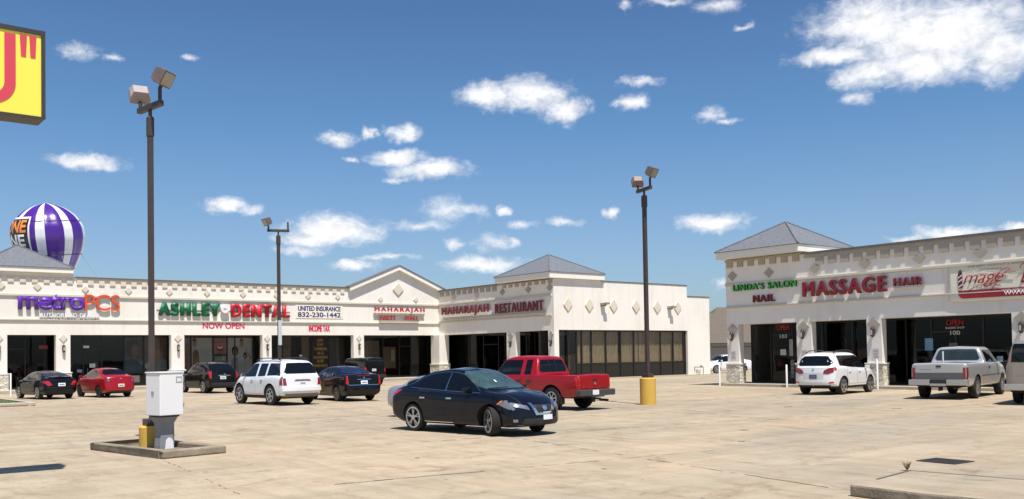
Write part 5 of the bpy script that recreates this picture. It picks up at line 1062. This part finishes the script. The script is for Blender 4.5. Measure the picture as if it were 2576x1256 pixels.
# 4 red saloon
c = Car('saloon_car', 'bright red compact saloon parked nose in beside the black coupe', 'car', (13.52, 50.16), 97, mat('red_paint', (.30, .002, .008), .28, 0., .4, .45, var=.05, vscale=60), V(SED, wb=2.4, W=1.58, r=.30, rim=.62, rimm=BLACKP, fo=.85, ro=.92,
  top=[(-2.12, 1.01), (-2.06, 1.06), (-1.65, 1.10), (-1.45, 1.13), (-.95, 1.38), (-.35, 1.46), (.1, 1.45), (.5, 1.36), (1.1, 1.02), (1.2, .98), (1.65, .92), (1.95, .8), (2.05, .62)], belt=[(-2.12, .99), (-1.5, 1.02), (-.6, .97), (1.0, .92), (1.6, .84), (2.05, .58)], wtop=1.37))
c.windows([(-1.0, -.2, .05, .0), (-.1, 1.0, .0, .0)]); c.screen('rear_window', 'B', 1.14, 1.39, .58, .48); c.screen('windscreen', 'F', 1.03, 1.39, .6, .48); c.doors([(-.9, -.15), (-.13, .92)], .82); c.mirrors(.72, .97)
c.ends('tail_light', DREDL, 'B', [(.46, .80), (.74, .78), (.74, .98), (.52, .96)], off=.01); c.ends('tail_lamp_lens', CLEARL, 'B', [(.55, .82), (.63, .82), (.63, .9), (.55, .9)], off=.016); c.plate('B', .53, .3, .15, mat('plate_cream', (.62, .62, .5), .4)); emblem(c, 'B', 0, .94, .045, CHROME); c.patch('bumper_valance', BLACKP, 'B', [(-.6, .26), (.6, .26), (.55, .36), (-.55, .36)], off=.004)
SUV = dict(wb=2.55, W=1.68, fo=.85, ro=.92, r=.365, gc=.25, tum=.30, wtop=1.56, pf=.26, pr=.12, arch=.06, clad=.14, crown=.02,
  top=[(-2.19, 1.0), (-2.15, 1.16), (-1.95, 1.45), (-1.78, 1.60), (-1.5, 1.655), (-.6, 1.69), (.1, 1.67), (.4, 1.6), (1.02, 1.17), (1.15, 1.12), (1.7, 1.06), (2.0, .94), (2.12, .72)], belt=[(-2.19, .98), (-1.6, 1.08), (-.4, 1.05), (1.0, 1.02), (1.7, .97), (2.12, .68)], tail=[(.2, .10), (.55, 0), (.8, .01), (1.1, .03)])
# 5 black crossover with tall red tail lights
c = Car('suv_car', 'black suv with tall narrow red tail lights parked nose in at the clinic window', 'suv', (19.03, 50.52), 93, paint('black_paint', (.006, .006, .007), .2), V(SUV, wb=2.6, W=1.68, clad=0, wtop=1.52,
  belt=[(-2.19, 1.17), (-1.6, 1.10), (-.4, 1.05), (1.0, 1.02), (1.7, .97), (2.12, .68)],
  top=[(-2.19, 1.19), (-2.14, 1.24), (-1.85, 1.44), (-1.6, 1.58), (-1.2, 1.63), (-.5, 1.655), (.1, 1.63), (.45, 1.55), (1.05, 1.15), (1.15, 1.1), (1.7, 1.05), (2.0, .94), (2.15, .7)]))
c.windows([(-1.65, -1.05, .18, .0), (-.95, -.1, .0, .0), (0, .98, 0, 0)]); c.screen('rear_window', 'B', 1.2, 1.53, .62, .5); c.screen('windscreen', 'F', 1.15, 1.56, .63, .52); c.doors([(-.98, -.06), (-.04, .92)], .92, CHROME); c.mirrors(.75, 1.05); c.rails(-1.4, .2, .56)
c.ends('tail_light', REDL, 'B', [(.69, .80), (.78, .78), (.76, 1.17), (.68, 1.17)], off=.012); c.both('tail_light', REDL, [(-2.16, .82), (-2.06, .82), (-1.98, 1.17), (-2.12, 1.17)], off=.01); c.patch('chrome_bar', CHROME, 'B', [(-.33, .93), (.33, .93), (.31, .975), (-.31, .975)], off=.014); emblem(c, 'B', 0, 1.02, .045); c.plate('B', .76, .32, .15, None, .012, .08); c.patch('bumper_valance', BLACKP, 'B', [(-.7, .35), (.7, .35), (.7, .58), (-.7, .58)], off=.005)
# 6 white SUV with roof rails
c = Car('suv_car', 'large white suv with roof rails between two black vehicles', 'suv', (15.93, 35.05), 93.6, paint('white_paint_car', (.74, .745, .75), .25), V(SUV, wb=2.55, W=1.78, r=.40, ro=1.02, wtop=1.62, clad=.14, spokes=6, sw=.22, rim=.66,
  top=[(-2.29, 1.10), (-2.25, 1.18), (-2.08, 1.43), (-1.93, 1.63), (-1.65, 1.73), (-.6, 1.765), (.1, 1.745), (.42, 1.66), (1.0, 1.20), (1.12, 1.15), (1.7, 1.08), (2.0, .95), (2.12, .72)], belt=[(-2.29, 1.08), (-1.6, 1.13), (-.4, 1.09), (1.0, 1.05), (1.7, .98), (2.12, .68)]))
c.windows([(-1.95, -.98, .24, .0), (-.82, -.22, .0, .0), (-.05, .98, 0, 0)]); c.screen('rear_window', 'B', 1.22, 1.62, .70, .56); c.screen('windscreen', 'F', 1.2, 1.64, .66, .54); c.doors([(-.86, -.10), (-.08, .94)], .95, CHROME); c.mirrors(.78, 1.1, CHROME); c.rails(-1.7, .25, .60, .06)
c.ends('tail_light', DREDL, 'B', [(.66, .78), (.83, .78), (.82, 1.04), (.70, 1.06)], off=.012); c.both('tail_light', DREDL, [(-2.24, .79), (-2.0, .79), (-2.02, .98), (-2.2, 1.0)], off=.01); c.both('tail_lamp_cap', CLEARL, [(-2.2, 1.0), (-2.02, .98), (-2.06, 1.1), (-2.14, 1.12)], off=.01)
c.patch('plate_recess', mat('recess_grey', (.16, .16, .17), .4, .3), 'B', [(-.36, .93), (.36, .93), (.30, 1.0), (-.30, 1.0)], off=.006); c.plate('B', .79, .3, .13, None, .006, 0); c.patch('bumper_step', c.paint, 'B', [(-.80, .56), (.80, .56), (.80, .70), (-.80, .70)], off=.045, skirt=.05); c.patch('bumper_valance', mat('tan_valance', (.18, .165, .14), .6), 'B', [(-.75, .33), (.75, .33), (.72, .46), (-.72, .46)], off=.006); p = MB(); p.tube([(-2.2, .1, 1.16), (-2.13, .12, 1.24)], .02, 6); p.build('wiper', BLACKP, c.g)
# 7 black saloon
c = Car('saloon_car', 'black saloon with upright red tail lights right of the white suv', 'car', (19.27, 35.66), 86, paint('black_paint', (.006, .006, .007), .2), V(SED, wb=2.6, W=1.66, r=.325, rim=.74, ro=1.0, wtop=1.33, rimm=mat('dull_alloy', (.22, .2, .18), .4, .7),
  top=[(-2.3, 1.07), (-2.25, 1.10), (-1.8, 1.13), (-1.62, 1.14), (-.95, 1.36), (-.35, 1.43), (.1, 1.42), (.5, 1.34), (1.2, 1.02), (1.3, .98), (1.8, .92), (2.1, .8), (2.18, .62)], belt=[(-2.3, 1.05), (-1.6, 1.07), (-.6, .98), (1.0, .92), (1.8, .85), (2.18, .56)], pr=.10))
c.windows([(-1.25, -.2, .12, .0), (-.08, 1.08, 0, 0)]); c.screen('rear_window', 'B', 1.15, 1.37, .63, .5, mat('blue_tint_glass', (.012, .018, .04), .05)); c.screen('windscreen', 'F', 1.03, 1.36, .62, .5); c.doors([(-1.0, -.12), (-.1, 1.0)], .82); c.mirrors(.8, .97)
c.ends('tail_light', REDL, 'B', [(.67, .70), (.76, .70), (.76, 1.05), (.70, 1.05)], off=.014); c.both('tail_light', REDL, [(-2.27, .72), (-2.18, .72), (-2.16, 1.04), (-2.26, 1.04)], off=.01); c.patch('chrome_bar', CHROME, 'B', [(-.3, .89), (.3, .89), (.3, .915), (-.3, .915)], off=.014); c.patch('chrome_strip', CHROME, 'B', [(-.68, .665), (.68, .665), (.68, .685), (-.68, .685)], off=.012); c.patch('brake_light', DREDL, 'B', [(-.3, 1.04), (.3, 1.04), (.3, 1.055), (-.3, 1.055)], off=.012); emblem(c, 'B', 0, .97, .04); c.plate('B', .71, .3, .14, None, .012)
# 8 boxy black off-roader
c = Car('suv_car', 'boxy black off road suv parked beneath the gable', 'suv', (30.0, 53.1), 93, paint('black_paint', (.006, .006, .007), .2), V(SUV, wb=2.45, W=1.66, r=.38, gc=.3, tum=.14, wtop=1.66, ro=.7, fo=.6, pf=.08, pr=.03, clad=.1, sh=.97,
  top=[(-1.93, 1.1), (-1.91, 1.6), (-1.85, 1.72), (-1.7, 1.76), (-.5, 1.78), (.35, 1.76), (.5, 1.7), (.78, 1.22), (.85, 1.18), (1.5, 1.14), (1.75, 1.06), (1.83, .8)], belt=[(-1.93, 1.06), (0, 1.1), (.9, 1.1), (1.7, 1.02), (1.83, .76)], tail=[(.3, 0), (2, 0)], nose=[(.3, 0), (1.2, .05)]))
c.windows([(-1.8, -.9, .0, .0), (-.8, -.1, .0, .0), (0, .72, 0, 0)]); c.screen('rear_window', 'B', 1.2, 1.6, .64, .58); c.screen('windscreen', 'F', 1.2, 1.66, .64, .58); c.ends('tail_light', REDL, 'B', [(.68, .86), (.77, .86), (.77, 1.16), (.68, 1.16)], off=.03); c.plate('B', .92, .3, .15, None, .012, .1); c.patch('bumper', BLACKP, 'B', [(-.8, .5), (.8, .5), (.8, .72), (-.8, .72)], off=.1, skirt=.1); c.both('fender_flare', BLACKP, [(-1.8, .8), (-1.5, .93), (-.95, .93), (-.72, .8), (-.78, .77), (-1.0, .87), (-1.45, .87), (-1.72, .77)], off=.06, skirt=.06)
# 9 red pickup
def pickup(name, label, loc, hd, pm, P, cabx, bedx): return Car(name, label, 'pickup truck', loc, hd, pm, P)
c = Car('pickup_truck', 'bright red extended cab pickup truck behind the dark navy saloon', 'pickup truck', (20.42, 24.21), 96, mat('red_paint', (.30, .002, .008), .28, 0., .4, .45, var=.05, vscale=60), dict(wb=3.2, W=1.74, fo=.8, ro=1.12, r=.375, gc=.36, tum=.30, wtop=1.63, pf=.2, pr=.03, arch=.08, rim=.6, tw=.23, crown=.015, sh=.965,
  top=[(-2.72, 1.12), (-2.68, 1.14), (-.95, 1.14), (-.93, 1.16), (-.87, 1.55), (-.81, 1.69), (-.6, 1.745), (.2, 1.76), (.6, 1.7), (1.08, 1.24), (1.2, 1.18), (1.9, 1.12), (2.25, 1.0), (2.4, .75)], belt=[(-2.72, 1.10), (-1.0, 1.12), (1.0, 1.10), (1.9, 1.03), (2.4, .7)], tail=[(.3, 0), (2, 0)], nose=[(.3, .02), (.8, 0), (1.2, .1)], cuts=[(-2.6, -1.02, -.68, .68, .72, 1.4)]))
c.windows([(-.66, -.36, .03, .0), (-.18, .98, 0, 0)]); c.screen('rear_window', 'B', 1.23, 1.62, .66, .56); c.patch('sliding_window_frame', BLACKP, 'B', [(-.17, 1.24), (-.14, 1.24), (-.14, 1.6), (-.17, 1.6)], off=.012); c.patch('sliding_window_frame', BLACKP, 'B', [(.14, 1.24), (.17, 1.24), (.17, 1.6), (.14, 1.6)], off=.012); c.screen('windscreen', 'F', 1.24, 1.64, .66, .56); c.patch('brake_light', DREDL, 'B', [(-.16, 1.665), (.16, 1.665), (.16, 1.695), (-.16, 1.695)], off=.012)
c.doors([(-.74, -.28), (-.24, .92)], .93, BLACKP, .12); c.mirrors(.80, 1.14, BLACKP); c.patch('tailgate', c.paint, 'B', [(-.66, .70), (.66, .70), (.66, 1.1), (-.66, 1.1)], off=.012); c.patch('tailgate_handle', BLACKP, 'B', [(-.09, .93), (.09, .93), (.09, 1.0), (-.09, 1.0)], off=.022); emblem(c, 'B', 0, .85, .05, mat('dull_emblem', (.3, .3, .3), .4, .6), .025)
c.ends('tail_light', REDL, 'B', [(.70, .76), (.83, .76), (.83, 1.06), (.70, 1.06)], off=.012); c.both('tail_light', REDL, [(-2.70, .76), (-2.60, .76), (-2.60, 1.06), (-2.70, 1.06)], off=.01)
p = MB(); p.box(-2.88, -2.68, -.86, .86, .46, .66); p.box(-2.9, -2.68, -.3, .3, .42, .5); p.build('rear_bumper', mat('grey_bumper', (.05, .05, .052), .45), c.g, bevel=.03); p = MB(); p.box(-2.9, -2.885, .0, .3, .5, .65); p.build('licence_plate', PLATE, c.g); p = MB(); p.box(-2.95, -2.7, -.04, .04, .34, .40); p.build('tow_hitch', BLACKP, c.g); p = MB(); p.tube([(-2.5, -.5, .3), (-2.85, -.5, .3)], .04, 8); p.build('exhaust_pipe', BLACKP, c.g)
for sg in (-1, 1): p = MB(); p.box(-2.02, -2.0, sg*.66, sg*.85, .2, .52); p.build('mud_flap', BLACKP, c.g)
# 10 distant white car behind the lot
c = Car('saloon_car', 'distant white car parked by the fence between the two buildings', 'car', (62.9, 49.5), 158, paint('white_paint_car', (.74, .745, .75), .25), V(SED, W=1.66, r=.33, top=[(-2.25, .95), (-2.2, 1.05), (-1.6, 1.12), (-.95, 1.46), (-.3, 1.54), (.2, 1.53), (.55, 1.45), (1.2, 1.05), (1.3, 1.02), (1.7, .95), (2.0, .82), (2.13, .62)], wtop=1.44))
c.windows([(-1.2, -.1, .0, .0), (0, 1.1, 0, 0)]); c.screen('windscreen', 'F', 1.06, 1.46, .63, .5); c.mirrors(.85, .98); c.ends('headlight', CLEARL, 'F', [(.45, .62), (.75, .64), (.72, .74), (.45, .72)]); c.doors([(-1, -.05), (-.03, 1.0)], .8)
# 11 white crossover by the right building
c = Car('suv_car', 'white suv parked nose in before stone columns of the right building', 'suv', (34.81, 21.63), 7.3, paint('white_paint_car', (.74, .745, .75), .25), V(SUV, wb=2.55, W=1.78, r=.355, gc=.24, clad=.12, wtop=1.57, spokes=5, vspoke=1, sw=.22, rim=.72, pr=.2,
  top=[(-2.19, 1.12), (-2.15, 1.17), (-1.98, 1.38), (-1.82, 1.58), (-1.5, 1.68), (-.6, 1.72), (.1, 1.69), (.42, 1.6), (1.05, 1.16), (1.15, 1.11), (1.7, 1.03), (2.0, .9), (2.12, .7)], belt=[(-2.19, 1.10), (-1.6, 1.13), (-.4, 1.06), (1.0, 1.0), (1.7, .95), (2.12, .68)]))
c.windows([(-1.45, -1.02, .06, .0), (-.98, -.05, .0, .0), (0, 1.0, 0, 0)]); c.both('side_window', CGLASS, c.winpoly(-1.5, 1.0, lo=.05, hi=.1), off=.0035); c.screen('rear_window', 'B', 1.17, 1.55, .72, .60, CGLASS, .1); c.screen('windscreen', 'F', 1.16, 1.58, .66, .54); c.doors([(-.98, -.06), (-.04, .95)], .90); c.mirrors(.78, 1.02); c.rails(-1.55, .2, .58, .06)
c.ends('tail_light', DREDL, 'B', [(.42, .86), (.60, .84), (.82, .92), (.82, 1.10), (.62, 1.08), (.44, .98)], off=.012); c.both('tail_light', REDL, [(-2.14, .98), (-1.86, 1.0), (-1.86, 1.11), (-2.1, 1.1)], off=.01); c.ends('reflector', REDL, 'B', [(.60, .46), (.82, .50), (.82, .55), (.64, .52)], off=.012); c.plate('B', .66, .32, .16, mat('plate_blue', (.08, .08, .16), .4, var=.4, vscale=20)); emblem(c, 'B', 0, 1.02, .045); c.patch('plate_recess', mat('recess_light', (.55, .555, .56), .35), 'B', [(-.42, .64), (.42, .64), (.46, .90), (-.46, .90)], off=.003)
c.patch('bumper_valance', BLACKP, 'B', [(-.74, .25), (.74, .25), (.70, .40), (-.70, .40)], off=.006)
# 12 silver pickup
SILV = paint('pewter_paint', (.47, .475, .47), .3, .3)
c = Car('pickup_truck', 'pale silver pickup truck with a grey lower tailgate band', 'pickup truck', (34.95, 16.49), 10.5, SILV, dict(wb=3.5, W=1.96, fo=.95, ro=1.2, r=.40, gc=.40, tum=.30, wtop=1.72, pf=.2, pr=.02, arch=.07, rim=.6, tw=.25, spokes=8, crown=.02, sh=.965,
  top=[(-2.95, 1.26), (-2.9, 1.28), (-.68, 1.28), (-.66, 1.30), (-.60, 1.66), (-.54, 1.79), (-.34, 1.84), (.5, 1.85), (.8, 1.79), (1.35, 1.36), (1.5, 1.30), (2.2, 1.24), (2.6, 1.1), (2.7, .8)], belt=[(-2.95, 1.24), (-.7, 1.24), (1.3, 1.2), (2.2, 1.08), (2.7, .75)], tail=[(.3, 0), (2, 0)], nose=[(.3, .02), (.8, 0), (1.2, .1)], cuts=[(-2.83, -.76, -.78, .78, .8, 1.6)]))
c.windows([(-.38, 1.2, .05, 0)]); c.screen('rear_window', 'B', 1.36, 1.74, .76, .66, mat('cab_glass', (.03, .045, .045), .05, var=.6, vscale=3)); c.screen('windscreen', 'F', 1.36, 1.72, .76, .66); c.patch('brake_light', BLACKP, 'B', [(-.14, 1.775), (.14, 1.775), (.14, 1.81), (-.14, 1.81)], off=.012); c.doors([(-.36, 1.15)], 1.08, BLACKP, .14); c.mirrors(.92, 1.26, CHROME, (.1, .22, .2))
c.patch('tailgate', c.paint, 'B', [(-.76, .80), (.76, .80), (.76, 1.23), (-.76, 1.23)], off=.012); c.patch('tailgate_band', mat('dark_grey_band', (.10, .10, .10), .45), 'B', [(-.80, .68), (.80, .68), (.80, .94), (-.80, .94)], off=.022); c.patch('tailgate_handle', BLACKP, 'B', [(-.08, 1.13), (.08, 1.13), (.08, 1.19), (-.08, 1.19)], off=.024)
c.patch('tailgate_lettering', mat('grey_decal', (.25, .25, .24), .5), 'B', [(.25, 1.03), (.62, 1.03), (.62, 1.06), (.25, 1.06)], off=.0135, skirt=.001)
c.ends('tail_light', DREDL, 'B', [(.80, .72), (.95, .72), (.95, 1.12), (.80, 1.12)], off=.014); c.both('tail_light', DREDL, [(-2.93, .72), (-2.82, .72), (-2.82, 1.12), (-2.93, 1.12)], off=.01); c.both('body_side_moulding', mat('chrome_moulding', (.4, .4, .4), .3, .8), [(-1.2, .80), (2.3, .80), (2.3, .83), (-1.2, .83)], off=.012); c.both('lower_side_panel', mat('tan_lower_paint', (.30, .27, .22), .35), [(-1.25, .5), (1.25, .5), (1.25, .79), (-1.25, .79)], off=.004)
p = MB(); p.box(-3.12, -2.93, .28, .98, .50, .70); p.box(-3.12, -2.93, -.98, -.28, .50, .70); p.box(-3.10, -2.93, -.28, .28, .47, .56); p.build('rear_bumper', mat('brushed_chrome', (.50, .49, .46), .3, .7, var=.1), c.g, bevel=.025); p = MB(); p.box(-3.05, -2.94, -.27, .27, .56, .69); p.build('bumper_recess', BLACKP, c.g)
p = MB(); p.tube([(-2.9, -.5, .40), (-2.2, -.5, .42)], .04, 8); p.build('exhaust_pipe', BLACKP, c.g); p = MB(); p.box(-2.95, -2.6, -.03, .03, .3, .42); p.build('tow_hitch', BLACKP, c.g); p = MB(); p.tube([(-.8, .45, 1.2), (-.8, .45, 1.68)], .03, 8); p.build('bed_post', WHITEP, c.g)
# 13 tan van at the right edge
c = Car('van', 'tan van cut off by the right edge of the picture, beside the silver pickup', 'van', (33.1, 12.45), 10, paint('tan_paint', (.30, .265, .225), .3, .3), dict(wb=3.3, W=1.96, fo=.8, ro=1.3, r=.38, gc=.34, tum=.2, wtop=1.84, pf=.2, pr=.03, arch=.06, crown=.02, sh=.97,
  top=[(-2.95, 1.3), (-2.93, 1.75), (-2.85, 1.93), (-2.6, 2.0), (0, 2.03), (1.0, 2.0), (1.25, 1.9), (1.9, 1.3), (2.0, 1.22), (2.3, 1.1), (2.45, .8)], belt=[(-2.95, 1.28), (1.6, 1.24), (2.2, 1.05), (2.45, .75)], tail=[(.3, 0), (2, 0)], nose=[(.3, .02), (1.2, .1)]))
c.windows([(-2.75, -1.2, 0, 0), (-1.1, .5, 0, 0), (.6, 1.8, 0, 0)]); c.ends('rear_window', CGLASS, 'B', [(.04, 1.33), (.76, 1.33), (.70, 1.86), (.66, 1.9), (.04, 1.9)], off=.005); c.screen('windscreen', 'F', 1.33, 1.88, .76, .66); c.ends('tail_light', REDL, 'B', [(.83, 1.32), (.93, 1.32), (.86, 1.72), (.80, 1.72)], off=.012); c.both('tail_light', REDL, [(-2.93, 1.33), (-2.82, 1.33), (-2.82, 1.72), (-2.9, 1.72)], off=.01)
p = MB(); p.box(-3.1, -2.93, -.96, .96, .46, .66); p.build('rear_bumper', MATS['brushed_chrome'], c.g, bevel=.03); p = MB(); p.box(-3.0, -2.92, -.02, .02, .7, 1.3); p.build('door_gap', BLACKP, c.g); c.plate('B', .7, .3, .15, None, .012, -.4); c.patch('badge', mat('grey_decal', (.25, .25, .24)), 'B', [(.3, .92), (.62, .92), (.62, .94), (.3, .94)], off=.006, skirt=.001)
# 14 sliver of a blue and white car at the left edge
c = Car('saloon_car', 'blue and white car just peeping in at the far left edge', 'car', (5.9, 50.2), 98, paint('blue_white_paint', (.05, .16, .42), .25), V(SED, W=1.64, r=.31))
c.windows([(-1.2, -.1, 0, 0), (0, 1.05, 0, 0)]); c.screen('rear_window', 'B', 1.12, 1.36, .6, .48); c.screen('windscreen', 'F', 1.0, 1.36, .63, .5); c.ends('tail_light', REDL, 'B', [(.5, .76), (.75, .76), (.75, .92), (.5, .9)]); c.doors([(-1, -.05), (-.03, 1.0)], .8); c.mirrors(.8, .95)
